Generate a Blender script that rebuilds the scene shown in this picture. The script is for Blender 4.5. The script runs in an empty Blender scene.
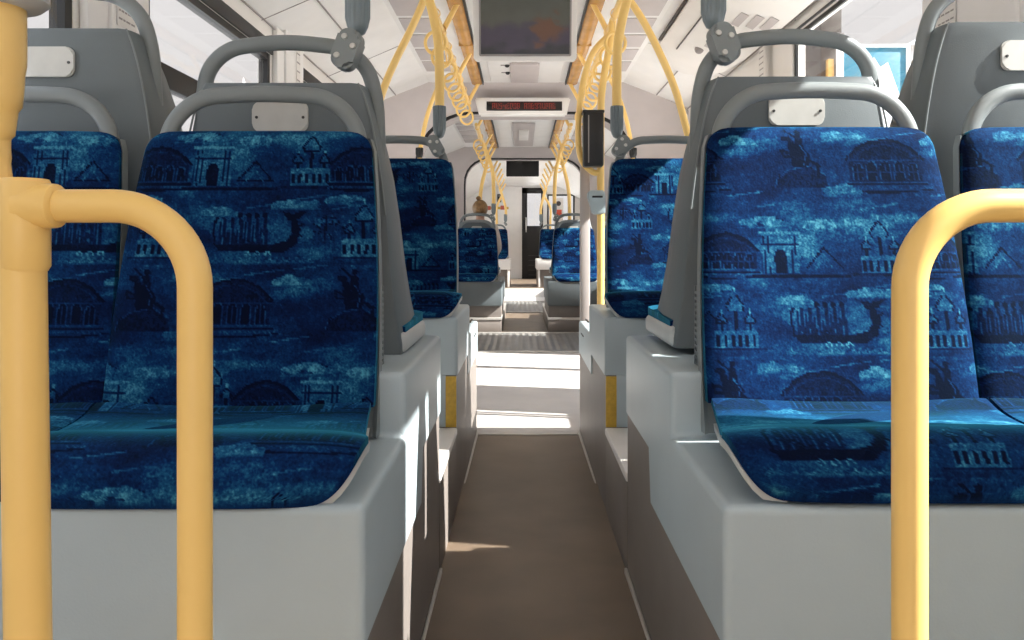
import bpy, bmesh, math, random
import numpy as np
from mathutils import Vector, Matrix
random.seed(4)
C = bpy.context.scene.collection
PI = math.pi
S = bpy.context.scene
CX = .035                      # middle of the vehicle
ZC = .875                      # eye height
XL, XR = -1.36, 1.43           # inner faces of the side walls

# ------------------------------------------------------------------ materials
def mat(name, col, rough=.5, metal=0., bump=0., bscale=60., var=.06, vscale=6., spec=.5, sheen=0., coat=0.):
    m = bpy.data.materials.new(name); m.use_nodes = True
    nt = m.node_tree; b = nt.nodes['Principled BSDF']
    b.inputs['Roughness'].default_value = rough; b.inputs['Metallic'].default_value = metal
    b.inputs['Specular IOR Level'].default_value = spec
    b.inputs['Sheen Weight'].default_value = sheen
    b.inputs['Coat Weight'].default_value = coat
    tc = nt.nodes.new('ShaderNodeTexCoord')
    n = nt.nodes.new('ShaderNodeTexNoise'); n.inputs['Scale'].default_value = vscale; n.inputs['Detail'].default_value = 4
    nt.links.new(tc.outputs['Object'], n.inputs['Vector'])
    r = nt.nodes.new('ShaderNodeValToRGB')
    r.color_ramp.elements[0].position = .3; r.color_ramp.elements[1].position = .7
    r.color_ramp.elements[0].color = [c*(1-var) for c in col]+[1]
    r.color_ramp.elements[1].color = [min(1, c*(1+var)) for c in col]+[1]
    nt.links.new(n.outputs['Fac'], r.inputs['Fac']); nt.links.new(r.outputs['Color'], b.inputs['Base Color'])
    if bump:
        n2 = nt.nodes.new('ShaderNodeTexNoise'); n2.inputs['Scale'].default_value = bscale; n2.inputs['Detail'].default_value = 3
        nt.links.new(tc.outputs['Object'], n2.inputs['Vector'])
        bp = nt.nodes.new('ShaderNodeBump'); bp.inputs['Strength'].default_value = bump; bp.inputs['Distance'].default_value = .002
        nt.links.new(n2.outputs['Fac'], bp.inputs['Height']); nt.links.new(bp.outputs['Normal'], b.inputs['Normal'])
    return m

def emit(name, col, strength):
    m = bpy.data.materials.new(name); m.use_nodes = True
    b = m.node_tree.nodes['Principled BSDF']
    b.inputs['Base Color'].default_value = (.02, .02, .02, 1)
    b.inputs['Emission Color'].default_value = (*col, 1); b.inputs['Emission Strength'].default_value = strength
    return m

M = {}
M['shell'] = mat('shell_grey_plastic', (.135, .160, .172), .48, bump=.15, bscale=400, var=.05)
M['hoop'] = mat('hoop_grey_plastic', (.20, .225, .232), .42, bump=.1, bscale=300, var=.04)
M['rim'] = mat('pale_rim_plastic', (.50, .52, .52), .4)
M['plinth'] = mat('plinth_light_grey', (.42, .495, .53), .38, bump=.12, bscale=250, var=.03)
M['skirt'] = mat('skirting_taupe', (.20, .175, .16), .5, bump=.2, bscale=200, var=.08)
M['floor'] = mat('floor_brown_vinyl', (.155, .113, .08), .42, bump=.25, bscale=350, var=.16, vscale=5)
M['floor2'] = mat('floor_grey_vinyl', (.58, .55, .53), .4, bump=.2, bscale=300, var=.08, vscale=5)
M['yellow'] = mat('yellow_powder_coat', (.92, .61, .20), .33, var=.03, spec=.5)
M['cream'] = mat('cream_panel', (.80, .765, .73), .45, bump=.06, bscale=150, var=.025)
M['white'] = mat('white_panel', (.84, .82, .80), .45, var=.03)
M['mauve'] = mat('mauve_grey_panel', (.50, .45, .44), .55, var=.04)
M['black'] = mat('black_rubber', (.012, .012, .013), .5)
M['blackgloss'] = mat('black_glossy_plastic', (.008, .008, .009), .42)
M['cover'] = mat('cover_plate_white', (.60, .60, .57), .45, var=.06, vscale=20)
M['screw'] = mat('screw_steel', (.55, .55, .53), .3, metal=.8)
M['darkscrew'] = mat('screw_dark', (.06, .06, .06), .4, metal=.5)
M['sleeve'] = mat('sleeve_grey_rubber', (.17, .21, .23), .3, var=.05)
M['clamp'] = mat('clamp_grey_plastic', (.20, .225, .23), .4, var=.05)
M['lamp'] = mat('lamp_strip_amber', (.52, .27, .08), .25, var=.2, vscale=9)
M['strip'] = mat('yellow_reflective_strip', (.60, .38, .05), .5, var=.12, vscale=80)
M['alu'] = mat('brushed_aluminium', (.62, .60, .57), .32, metal=.6, var=.05)
M['red'] = mat('signal_red', (.55, .07, .03), .4)
M['ink'] = mat('print_ink_dark', (.07, .06, .06), .6)
M['inkred'] = mat('print_ink_red', (.45, .09, .06), .6)
M['inkgrey'] = mat('print_ink_grey', (.30, .27, .26), .6)
M['paper'] = mat('sticker_paper', (.74, .71, .68), .5)
M['teal'] = mat('billboard_teal', (.025, .15, .22), .6, var=.1)
M['brownwall'] = mat('weathered_brown_wall', (.055, .042, .034), .8, var=.35, vscale=1.2)
M['ochre'] = mat('ochre_timber', (.42, .24, .07), .7, var=.25)
M['stone'] = mat('pale_stone', (.55, .53, .52), .8, var=.08)
M['roofgrey'] = mat('pale_grey_roof', (.45, .45, .46), .8)
M['asphalt'] = mat('pale_paving', (.60, .58, .56), .9, var=.15, vscale=.8)
M['skin'] = mat('skin', (.55, .33, .24), .5, var=.05)
M['hair'] = mat('brown_hair', (.22, .12, .045), .45, bump=.6, bscale=90, var=.4, vscale=30)
M['cloth'] = mat('pale_beige_cloth', (.60, .52, .46), .8, bump=.3, bscale=120)
M['trouser'] = mat('dark_trousers', (.03, .035, .05), .8)
M['shoe'] = mat('shoe_black', (.02, .02, .02), .4)
M['led'] = emit('led_red', (.9, .06, .03), .22)
M['grilldark'] = mat('grille_dark', (.16, .17, .17), .6)

def glass_mat(name, tint):
    m = bpy.data.materials.new(name); m.use_nodes = True
    nt = m.node_tree; nt.nodes.clear()
    o = nt.nodes.new('ShaderNodeOutputMaterial'); mx = nt.nodes.new('ShaderNodeMixShader')
    t = nt.nodes.new('ShaderNodeBsdfTransparent'); t.inputs['Color'].default_value = (*tint, 1)
    g = nt.nodes.new('ShaderNodeBsdfGlossy'); g.inputs['Roughness'].default_value = .02
    lw = nt.nodes.new('ShaderNodeLayerWeight'); lw.inputs['Blend'].default_value = .5
    pw = nt.nodes.new('ShaderNodeMath'); pw.operation = 'POWER'; pw.inputs[1].default_value = 5
    ma = nt.nodes.new('ShaderNodeMath'); ma.operation = 'MULTIPLY_ADD'; ma.inputs[1].default_value = .45; ma.inputs[2].default_value = .03
    nt.links.new(lw.outputs['Facing'], pw.inputs[0]); nt.links.new(pw.outputs[0], ma.inputs[0])
    nt.links.new(ma.outputs[0], mx.inputs[0]); nt.links.new(t.outputs[0], mx.inputs[1]); nt.links.new(g.outputs[0], mx.inputs[2])
    nt.links.new(mx.outputs[0], o.inputs['Surface'])
    return m
M['glass'] = glass_mat('window_glass', (.97, .98, .98))

def metal_floor():
    m = mat('ribbed_metal_plate', (.36, .35, .34), .4, metal=.7, var=.08)
    nt = m.node_tree; b = nt.nodes['Principled BSDF']
    tc = nt.nodes.new('ShaderNodeTexCoord'); w = nt.nodes.new('ShaderNodeTexWave')
    w.wave_type = 'BANDS'; w.bands_direction = 'X'; w.inputs['Scale'].default_value = 4.5; w.inputs['Distortion'].default_value = .6
    nt.links.new(tc.outputs['Object'], w.inputs['Vector'])
    bp = nt.nodes.new('ShaderNodeBump'); bp.inputs['Strength'].default_value = .9; bp.inputs['Distance'].default_value = .01
    nt.links.new(w.outputs['Fac'], bp.inputs['Height']); nt.links.new(bp.outputs['Normal'], b.inputs['Normal'])
    return m
M['ribbed'] = metal_floor()

def velvet():
    m = bpy.data.materials.new('blue_moquette'); m.use_nodes = True
    nt = m.node_tree; b = nt.nodes['Principled BSDF']; L = nt.links.new
    b.inputs['Roughness'].default_value = .85; b.inputs['Specular IOR Level'].default_value = .05
    b.inputs['Sheen Weight'].default_value = .5; b.inputs['Sheen Roughness'].default_value = .36
    b.inputs['Sheen Tint'].default_value = (.07, .62, .85, 1)
    a = nt.nodes.new('ShaderNodeAttribute'); a.attribute_name = 'weave'
    tc = nt.nodes.new('ShaderNodeTexCoord')
    n = nt.nodes.new('ShaderNodeTexNoise'); n.inputs['Scale'].default_value = 13; n.inputs['Detail'].default_value = 6; n.inputs['Roughness'].default_value = .65
    mp = nt.nodes.new('ShaderNodeMapping'); mp.inputs['Scale'].default_value = (.6, 1, 1.5)
    L(tc.outputs['Object'], mp.inputs['Vector']); L(mp.outputs[0], n.inputs['Vector'])
    f = nt.nodes.new('ShaderNodeTexNoise'); f.inputs['Scale'].default_value = 260; f.inputs['Detail'].default_value = 2
    L(tc.outputs['Object'], f.inputs['Vector'])
    m1 = nt.nodes.new('ShaderNodeMath'); m1.operation = 'MULTIPLY_ADD'; m1.inputs[1].default_value = .42; m1.inputs[2].default_value = -.22
    L(n.outputs['Fac'], m1.inputs[0])
    m2 = nt.nodes.new('ShaderNodeMath'); m2.operation = 'MULTIPLY_ADD'; m2.inputs[1].default_value = .34; m2.inputs[2].default_value = -.17
    L(f.outputs['Fac'], m2.inputs[0])
    s1 = nt.nodes.new('ShaderNodeMath'); L(a.outputs['Fac'], s1.inputs[0]); L(m1.outputs[0], s1.inputs[1])
    s2 = nt.nodes.new('ShaderNodeMath'); L(s1.outputs[0], s2.inputs[0]); L(m2.outputs[0], s2.inputs[1])
    r = nt.nodes.new('ShaderNodeValToRGB'); cr = r.color_ramp
    cr.elements[0].position = .12; cr.elements[0].color = (.002, .004, .018, 1)
    cr.elements[1].position = .95; cr.elements[1].color = (.085, .34, .46, 1)
    for p, c in ((.36, (.0025, .010, .052)), (.53, (.003, .024, .098)), (.68, (.010, .078, .17))):
        e = cr.elements.new(p); e.color = (*c, 1)
    L(s2.outputs[0], r.inputs['Fac']); L(r.outputs['Color'], b.inputs['Base Color'])
    bp = nt.nodes.new('ShaderNodeBump'); bp.inputs['Strength'].default_value = .25; bp.inputs['Distance'].default_value = .002
    L(f.outputs['Fac'], bp.inputs['Height']); L(bp.outputs['Normal'], b.inputs['Normal'])
    return m
M['velvet'] = velvet()

def screen_mat():
    m = bpy.data.materials.new('screen_picture'); m.use_nodes = True
    nt = m.node_tree; b = nt.nodes['Principled BSDF']; L = nt.links.new
    tc = nt.nodes.new('ShaderNodeTexCoord')
    sep = nt.nodes.new('ShaderNodeSeparateXYZ'); L(tc.outputs['Generated'], sep.inputs[0])
    n = nt.nodes.new('ShaderNodeTexNoise'); n.inputs['Scale'].default_value = 5; n.inputs['Detail'].default_value = 6; L(tc.outputs['Generated'], n.inputs['Vector'])
    def mixc(fac, a, c):
        x = nt.nodes.new('ShaderNodeMix'); x.data_type = 'RGBA'
        L(fac, x.inputs['Factor'])
        for i, v in ((6, a), (7, c)):
            if hasattr(v, 'default_value') or hasattr(v, 'is_output'): L(v, x.inputs[i])
            else: x.inputs[i].default_value = (*v, 1)
        return x.outputs[2]
    def rng(val, lo, hi):
        x = nt.nodes.new('ShaderNodeMapRange'); x.interpolation_type = 'SMOOTHSTEP'; L(val, x.inputs[0]); x.inputs[1].default_value = lo; x.inputs[2].default_value = hi
        return x.outputs[0]
    def math_(op, a, c):
        x = nt.nodes.new('ShaderNodeMath'); x.operation = op
        for i, v in enumerate((a, c)):
            if hasattr(v, 'is_output'): L(v, x.inputs[i])
            else: x.inputs[i].default_value = v
        return x.outputs[0]
    zz = math_('ADD', sep.outputs[2], math_('MULTIPLY', math_('SUBTRACT', n.outputs['Fac'], .5), .8))
    xx = math_('ADD', sep.outputs[0], math_('MULTIPLY', math_('SUBTRACT', n.outputs['Fac'], .5), .8))
    green = mixc(n.outputs['Fac'], (.05, .05, .035), (.12, .12, .085))
    low = mixc(rng(zz, .30, .52), (.055, .035, .065), green)
    low = mixc(rng(zz, .0, .2), (.015, .015, .02), low)
    d = math_('ADD', math_('POWER', math_('SUBTRACT', xx, .76), 2), math_('POWER', math_('SUBTRACT', zz, .38), 2))
    fire = mixc(rng(d, .0, .06), (.17, .06, .02), low)
    b.inputs['Base Color'].default_value = (.01, .01, .01, 1); b.inputs['Roughness'].default_value = .25
    L(fire, b.inputs['Emission Color']); b.inputs['Emission Strength'].default_value = .30
    return m
M['picture'] = screen_mat()

# ------------------------------------------------------------------ helpers
def finish(name, bm, m, parent=None, smooth=True, loc=None):
    me = bpy.data.meshes.new(name)
    bmesh.ops.recalc_face_normals(bm, faces=bm.faces[:])
    bm.to_mesh(me); bm.free()
    if smooth:
        me.polygons.foreach_set('use_smooth', [True]*len(me.polygons))
        me.set_sharp_from_angle(angle=math.radians(42))
    me.materials.append(M[m] if isinstance(m, str) else m)
    o = bpy.data.objects.new(name, me); C.objects.link(o)
    if parent: o.parent = parent
    if loc: o.location = loc
    return o

def box(bm, x0, x1, y0, y1, z0, z1, bev=0., seg=2):
    t = bmesh.new()
    bmesh.ops.create_cube(t, size=1)
    for v in t.verts:
        v.co = Vector(((x0+x1)/2+v.co.x*(x1-x0), (y0+y1)/2+v.co.y*(y1-y0), (z0+z1)/2+v.co.z*(z1-z0)))
    if bev: bmesh.ops.bevel(t, geom=t.edges[:], offset=bev, segments=seg, profile=.5, affect='EDGES')
    merge(bm, t)

def merge(bm, t, mtx=None):
    if mtx: bmesh.ops.transform(t, matrix=mtx, verts=t.verts[:])
    vs = [bm.verts.new(v.co) for v in t.verts]
    t.verts.index_update()
    for f in t.faces:
        try: bm.faces.new([vs[v.index] for v in f.verts])
        except ValueError: pass
    t.free()

def spline(pts, n=8):
    p = [Vector(q) for q in pts]
    if len(p) < 3: return p
    out = []
    for i in range(len(p)-1):
        a = p[i-1] if i else p[0]*2-p[1]; b = p[i]; c = p[i+1]; d = p[i+2] if i+2 < len(p) else p[-1]*2-p[-2]
        for k in range(n):
            t = k/n
            out.append(.5*((2*b)+(c-a)*t+(2*a-5*b+4*c-d)*t*t+(3*b-a-3*c+d)*t**3))
    out.append(p[-1]); return out

def fillet(pts, r, n=8):
    """polyline with rounded corners"""
    p = [Vector(q) for q in pts]; out = [p[0]]
    for i in range(1, len(p)-1):
        a = (p[i-1]-p[i]); b = (p[i+1]-p[i]); rr = min(r, a.length*.49, b.length*.49)
        s = p[i]+a.normalized()*rr; e = p[i]+b.normalized()*rr
        ang = a.angle(b)
        for k in range(n+1):
            t = k/n
            # quadratic close to an arc
            w = math.cos((PI-ang)/2)
            q = ((1-t)**2*s+2*w*t*(1-t)*p[i]+t*t*e)/((1-t)**2+2*w*t*(1-t)+t*t)
            out.append(q)
    out.append(p[-1]); return out

def tube(bm, path, r, n=14, sx=1., sy=1., up=None, cap=True):
    p = [Vector(q) for q in path]; N = len(p)
    rs = r if isinstance(r, (list, tuple)) else [r]*N
    rings = []; nrm = None
    for i in range(N):
        t = (p[min(i+1, N-1)]-p[max(i-1, 0)]).normalized()
        if nrm is None:
            u = Vector(up) if up else (Vector((0, 1, 0)) if abs(t.y) < .9 else Vector((1, 0, 0)))
            nrm = (u-t*u.dot(t)).normalized()
        else:
            nrm = (nrm-t*nrm.dot(t)).normalized()
        bi = t.cross(nrm)
        rings.append([bm.verts.new(p[i]+nrm*(math.cos(2*PI*k/n)*rs[i]*sx)+bi*(math.sin(2*PI*k/n)*rs[i]*sy)) for k in range(n)])
    for i in range(N-1):
        for k in range(n):
            bm.faces.new((rings[i][k], rings[i][(k+1) % n], rings[i+1][(k+1) % n], rings[i+1][k]))
    if cap:
        bm.faces.new(rings[0][::-1]); bm.faces.new(rings[-1])

def loft(bm, rings, closed=True, cap=True):
    R = [[bm.verts.new(q) for q in ring] for ring in rings]
    n = len(R[0])
    for i in range(len(R)-1):
        for k in range(n if closed else n-1):
            bm.faces.new((R[i][k], R[i][(k+1) % n], R[i+1][(k+1) % n], R[i+1][k]))
    if cap and closed:
        bm.faces.new(R[0][::-1]); bm.faces.new(R[-1])

def prism(bm, pts, d, f):
    """pts: 2-D outline, f(a,b,t) -> 3-D point; extruded t = 0..d"""
    loft(bm, [[f(a, b, 0) for a, b in pts], [f(a, b, d) for a, b in pts]])

def rrect(x0, x1, z0, z1, r, n=6):
    out = []
    for cx, cz, a0 in ((x1-r, z1-r, 0), (x0+r, z1-r, PI/2), (x0+r, z0+r, PI), (x1-r, z0+r, 1.5*PI)):
        for k in range(n+1):
            a = a0+PI/2*k/n; out.append((cx+r*math.cos(a), cz+r*math.sin(a)))
    return out

def thing(name, label, cat, loc=(0, 0, 0), rz=0, group=None):
    o = bpy.data.objects.new(name, None); o.empty_display_size = .05; C.objects.link(o)
    o.location = loc; o.rotation_euler = (0, 0, rz)
    return tag(o, label, cat, group)
def tag(o, label, cat, group=None):
    o['label'] = label; o['category'] = cat
    if group: o['group'] = group
    return o
def struct(name, bm, m, parent=None, smooth=True):
    o = finish(name, bm, m, parent, smooth)
    if not parent: o['kind'] = 'structure'
    return o
def dup(root, loc, rz=None, label=None, group=None):
    r = root.copy(); C.objects.link(r); r.location = loc
    if rz is not None: r.rotation_euler = (0, 0, rz)
    if label: r['label'] = label
    if group: r['group'] = group
    for ch in list(root.children):
        c = ch.copy(); C.objects.link(c); c.parent = r
        for g in ch.children:
            d = g.copy(); C.objects.link(d); d.parent = c
    return r

# ------------------------------------------------------------------ woven pattern of the upholstery
TW, TH, RES = .40, .45, .0012
NW, NH = int(TW/RES), int(TH/RES)
canvas = np.full((NH, NW), .45)
gx, gy = np.meshgrid(np.arange(NW)*RES, np.arange(NH)*RES)     # gy grows downward
def rel(cx, cy):
    dx = (gx-cx+TW/2) % TW-TW/2; dy = (gy-cy+TH/2) % TH-TH/2
    return dx, -dy                                              # up is positive
def put(mask, val): canvas[mask] = val
def poly(cx, cy, pts, val, add=False):
    dx, dy = rel(cx, cy); ins = np.zeros(dx.shape, bool); n = len(pts)
    for i in range(n):
        x0, y0 = pts[i]; x1, y1 = pts[(i+1) % n]
        c = ((y0 > dy) != (y1 > dy)) & (dx < (x1-x0)*(dy-y0)/((y1-y0) if y1 != y0 else 1e-9)+x0)
        ins ^= c
    put(ins, val)
def line(cx, cy, pts, w, val):
    dx, dy = rel(cx, cy)
    for (x0, y0), (x1, y1) in zip(pts[:-1], pts[1:]):
        ax, ay = x1-x0, y1-y0; L2 = ax*ax+ay*ay+1e-12
        t = np.clip(((dx-x0)*ax+(dy-y0)*ay)/L2, 0, 1)
        put(np.hypot(dx-x0-t*ax, dy-y0-t*ay) < w, val)
def disc(cx, cy, x, y, r, val, ry=None):
    dx, dy = rel(cx, cy); put(((dx-x)/r)**2+((dy-y)/(ry or r))**2 < 1, val)
def cloud(cx, cy, rx, ry, amt):
    dx, dy = rel(cx, cy)
    q = (dx/rx)**2+(dy/ry)**2
    canvas[:] += amt*np.exp(-q*1.5)
rs_ = np.random.RandomState(7)
for i in range(26):
    cloud(rs_.rand()*TW, rs_.rand()*TH, .03+.05*rs_.rand(), .010+.016*rs_.rand(), .10+.15*rs_.rand())
for i in range(10):
    cloud(rs_.rand()*TW, rs_.rand()*TH, .05, .03, -.16)
D0, D1, H1, H2 = .10, .26, .64, .80
def hall(cx, cy, s=1.):
    W = lambda p: [(x*s, y*s) for x, y in p]
    poly(cx, cy, W([(-.072, -.042), (.072, -.042), (.072, .006), (.05, .03), (.025, .042), (0, .047), (-.025, .042), (-.05, .03), (-.072, .006)]), .24)
    line(cx, cy, W([(-.076, .006), (-.05, .031), (-.025, .043), (0, .048), (.025, .043), (.05, .031), (.076, .006)]), .0024, .05)
    line(cx, cy, W([(-.066, .004), (-.046, .022), (-.022, .033), (0, .037), (.022, .033), (.046, .022), (.066, .004)]), .0012, .44)
    line(cx, cy, W([(-.074, .003), (.074, .003)]), .0016, .46)
    for k in range(16): line(cx, cy, W([(-.07+.0093*k, .006), (-.07+.0093*k, .012)]), .0009, .40)
    for k in range(5):
        x = -.054+.027*k; hh = .004 if k in (1, 2, 3) else 0
        a = [(x-.0095, -.036), (x-.0095, -.012+hh), (x-.0065, -.004+hh), (x, -.001+hh), (x+.0065, -.004+hh), (x+.0095, -.012+hh), (x+.0095, -.036)]
        poly(cx, cy, W(a), .06); line(cx, cy, W(a), .0013, .56)
        line(cx, cy, W([(x, -.036), (x, -.004)]), .0009, .42); line(cx, cy, W([(x-.009, -.02), (x+.009, -.02)]), .0009, .42)
    line(cx, cy, W([(-.08, -.040), (.08, -.040)]), .0018, .56); line(cx, cy, W([(-.08, -.045), (.08, -.045)]), .0018, .10)
    for k in range(18): line(cx, cy, W([(-.082+.0097*k, -.050), (-.079+.0097*k, -.054), (-.076+.0097*k, -.050)]), .0009, .58)
    line(cx, cy, W([(-.09, -.056), (-.03, -.061), (.04, -.060), (.09, -.055)]), .0016, .10)
def gate(cx, cy):
    poly(cx, cy, [(-.036, -.045), (.036, -.045), (.036, .03), (-.036, .03)], .68)
    poly(cx, cy, [(-.04, .03), (.04, .03), (.04, .036), (-.04, .036)], H2)
    poly(cx, cy, [(-.026, .036), (.026, .036), (.026, .048), (-.026, .048)], H1)
    poly(cx, cy, [(-.011, -.045), (.011, -.045), (.011, -.012), (.006, 0), (-.006, 0), (-.011, -.012)], D0)
    for x in (-.031, -.022, .022, .031): line(cx, cy, [(x, -.045), (x, .026)], .0013, D1)
    line(cx, cy, [(-.036, .012), (.036, .012)], .0013, D1)
    line(cx, cy, [(-.02, .05), (-.005, .062), (.012, .056)], .003, D1)
    line(cx, cy, [(.05, -.035), (.085, .005), (.12, -.035), (.05, -.035)], .0014, D0)
    line(cx, cy, [(.068, -.035), (.085, -.012), (.10, -.035)], .0012, H1)
    line(cx, cy, [(-.06, -.05), (.13, -.05)], .003, D0)
    for k in range(6): line(cx, cy, [(-.06+.004*k, -.045), (-.06+.004*k, -.02+.01*(k % 3))], .001, .62)
def boat(cx, cy):
    disc(cx, cy, -.01, .006, .085, .56, .034); disc(cx, cy, .06, .0, .05, .60, .02); disc(cx, cy, -.09, .02, .03, .62, .014)
    poly(cx, cy, [(-.085, -.02), (-.075, -.034), (.05, -.036), (.075, -.02), (.082, .01), (.07, .035), (.062, .025), (.066, .0), (.055, -.014), (.03, -.02)], D0)
    poly(cx, cy, [(.056, .028), (.045, .044), (.066, .040), (.092, .046), (.078, .03)], D0)
    line(cx, cy, [(.086, .02), (.068, .008), (.084, -.004)], .0016, D0)
    for k in range(6):
        x = -.07+.016*k
        poly(cx, cy, [(x-.008, -.02), (x+.008, -.02), (x+.005, .03+.006*(k % 2)), (x-.004, .034)], D1)
        line(cx, cy, [(x, -.018), (x-.003, .03)], .0014, .62); disc(cx, cy, x, .037, .005, D0)
    line(cx, cy, [(-.085, -.02), (-.088, .02), (-.075, .045)], .002, D0)
    for k in range(3):
        ox = -.022+.02*k
        sp = [(ox+.0075*(1-.1*j)*math.cos(j*.6), -.040+.0075*(1-.1*j)*math.sin(j*.6)) for j in range(9)]
        line(cx, cy, sp, .0014, H2)
    for k in range(16): line(cx, cy, [(-.1+.013*k, -.052), (-.094+.013*k, -.052), (-.091+.013*k, -.046)], .0015, .68)
    line(cx, cy, [(-.1, -.055), (.11, -.055)], .0015, H1)
def church(cx, cy):
    poly(cx, cy, [(-.04, -.05), (.04, -.05), (.04, -.015), (-.04, -.015)], .66)
    for x, h, w in ((0, .02, .014), (-.027, -.003, .008), (.027, -.003, .008)):
        poly(cx, cy, [(x-w, -.015), (x+w, -.015), (x+w*.9, h), (x-w*.9, h)], .55)
        poly(cx, cy, [(x-w, h), (x-w*1.25, h+w*.7), (x-w*.5, h+w*1.6), (x, h+w*2.4), (x+w*.5, h+w*1.6), (x+w*1.25, h+w*.7), (x+w, h)], H1)
        line(cx, cy, [(x-w, h), (x-w*1.25, h+w*.7), (x, h+w*2.4), (x+w*1.25, h+w*.7), (x+w, h), (x-w, h)], .0013, D0)
        line(cx, cy, [(x, h+w*2.4), (x, h+w*3.2)], .0013, H2)
        line(cx, cy, [(x, -.012), (x, h-.003)], .003, D0)
    for k in range(6):
        x = -.034+.0135*k
        poly(cx, cy, [(x-.003, -.045), (x+.003, -.045), (x+.003, -.026), (x-.003, -.026)], D0)
    line(cx, cy, [(-.055, -.052), (.055, -.052)], .002, D1)
def statue(cx, cy):
    poly(cx, cy, [(-.05, -.055), (.055, -.055), (.05, -.03), (.02, -.012), (-.02, -.02), (-.045, -.038)], D1)
    line(cx, cy, [(-.05, -.055), (-.045, -.038), (-.02, -.02), (.02, -.012), (.05, -.03)], .0014, .60)
    poly(cx, cy, [(-.012, -.016), (.02, -.012), (.024, .01), (.006, .03), (-.018, .02)], D0)          # horse's body, rearing
    poly(cx, cy, [(-.018, .02), (-.004, .026), (-.014, .05), (-.03, .048), (-.032, .04), (-.02, .038)], D0)
    line(cx, cy, [(-.012, .012), (-.034, .02), (-.03, .006)], .0025, D0); line(cx, cy, [(-.012, .006), (-.03, .006)], .002, D0)
    line(cx, cy, [(.02, .0), (.04, -.012), (.036, -.03)], .0028, D0)
    poly(cx, cy, [(-.004, .024), (.012, .024), (.008, .05), (-.004, .05)], D0); disc(cx, cy, .003, .056, .006, D0)
    line(cx, cy, [(-.002, .045), (-.022, .062)], .002, D0)
    line(cx, cy, [(.01, -.01), (.016, .012), (.004, .03)], .0012, .62)
    for k in range(9): line(cx, cy, [(-.045+.011*k, -.052), (-.04+.011*k, -.03-.004*(k % 3))], .001, D0)
def tree(cx, cy):
    for k in range(22):
        a = rs_.rand()*2*PI; r = .03*math.sqrt(rs_.rand())
        line(cx, cy, [(r*math.cos(a), r*math.sin(a)*.8), (r*math.cos(a)+.012*rs_.randn(), r*math.sin(a)*.8+.008*rs_.randn())], .0012, D0 if k % 3 else H1)
    line(cx, cy, [(0, -.03), (.002, .01)], .002, D0)
statue(.08, .07); hall(.25, .075)
gate(.03, .25); church(.225, .245); hall(.325, .255, .8)
boat(.13, .39); church(.335, .385); tree(.26, .37)
# sky streaks
for i in range(9):
    x, y = rs_.rand()*TW, (.165, .325, .02)[i % 3]+.015*rs_.randn()
    for k in range(4): line(x, y, [(-.03+.015*k, .002*k), (-.015+.02*k, .003*k+.001)], .0016, .64)
def puff(cx, cy, w):
    for i in range(9):
        x = (rs_.rand()-.5)*w; disc(cx, cy, x, .012*(1-abs(x)/w*1.6)*rs_.rand(), .010+.008*rs_.rand(), .66+.08*rs_.rand(), .005+.005*rs_.rand())
    line(cx, cy, [(-w*.6, -.006), (w*.6, -.006)], .002, .60)
for x, y, w in ((.17, .025, .07), (.36, .035, .06), (.11, .205, .05), (.40, .20, .08), (.20, .335, .08), (.05, .35, .05), (.30, .325, .06), (.16, .135, .06)): puff(x, y, w)
def coarse(k, amp):
    h, w = NH//k+2, NW//k+2
    a = rs_.randn(h, w)*amp
    yy, xx = np.arange(NH)/k, np.arange(NW)/k
    y0, x0 = yy.astype(int), xx.astype(int); fy, fx = (yy-y0)[:, None], (xx-x0)[None]
    return a[y0][:, x0]*(1-fy)*(1-fx)+a[y0+1][:, x0]*fy*(1-fx)+a[y0][:, x0+1]*(1-fy)*fx+a[y0+1][:, x0+1]*fy*fx
canvas += coarse(3, .05)+coarse(8, .04)+rs_.randn(NH, NW)*.03
def weave(U, V):
    """U across, V down, in metres; every second repeat is shifted sideways"""
    row = np.floor(V/TH); u = (U+row*.16) % TW; v = V-row*TH
    return canvas[np.clip((v/RES).astype(int), 0, NH-1), np.clip((u/RES).astype(int), 0, NW-1)]

def grid_cushion(name, P, W, nu, nv, thick, inward, parent, m='velvet'):
    """P: (nv, nu, 3) front surface, W: (nv, nu) weave; closed behind by a skin pushed along `inward`"""
    front = P.reshape(-1, 3); n = nu*nv
    bi = [j*nu for j in range(nv)]
    border = [i for i in range(nu)]+[j*nu+nu-1 for j in range(1, nv)]+[(nv-1)*nu+i for i in range(nu-2, -1, -1)]+[j*nu for j in range(nv-2, 0, -1)]
    back = front[border]+np.array(inward)*thick
    verts = np.vstack([front, back])
    faces = [(j*nu+i, j*nu+i+1, (j+1)*nu+i+1, (j+1)*nu+i) for j in range(nv-1) for i in range(nu-1)]
    nb = len(border)
    for k in range(nb):
        k2 = (k+1) % nb
        faces.append((border[k], n+k, n+k2, border[k2]))
    faces.append(tuple(n+k for k in range(nb)))
    me = bpy.data.meshes.new(name); me.from_pydata(verts.tolist(), [], faces); me.update()
    bm = bmesh.new(); bm.from_mesh(me); bmesh.ops.recalc_face_normals(bm, faces=bm.faces[:]); bm.to_mesh(me); bm.free()
    at = me.attributes.new('weave', 'FLOAT', 'POINT')
    vals = np.concatenate([W.reshape(-1), np.full(nb, .42)]).astype(np.float32)
    at.data.foreach_set('value', vals)
    me.polygons.foreach_set('use_smooth', [True]*len(me.polygons))
    me.set_sharp_from_angle(angle=math.radians(60))
    me.materials.append(M[m])
    o = bpy.data.objects.new(name, me); C.objects.link(o); o.parent = parent
    return o

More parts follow.
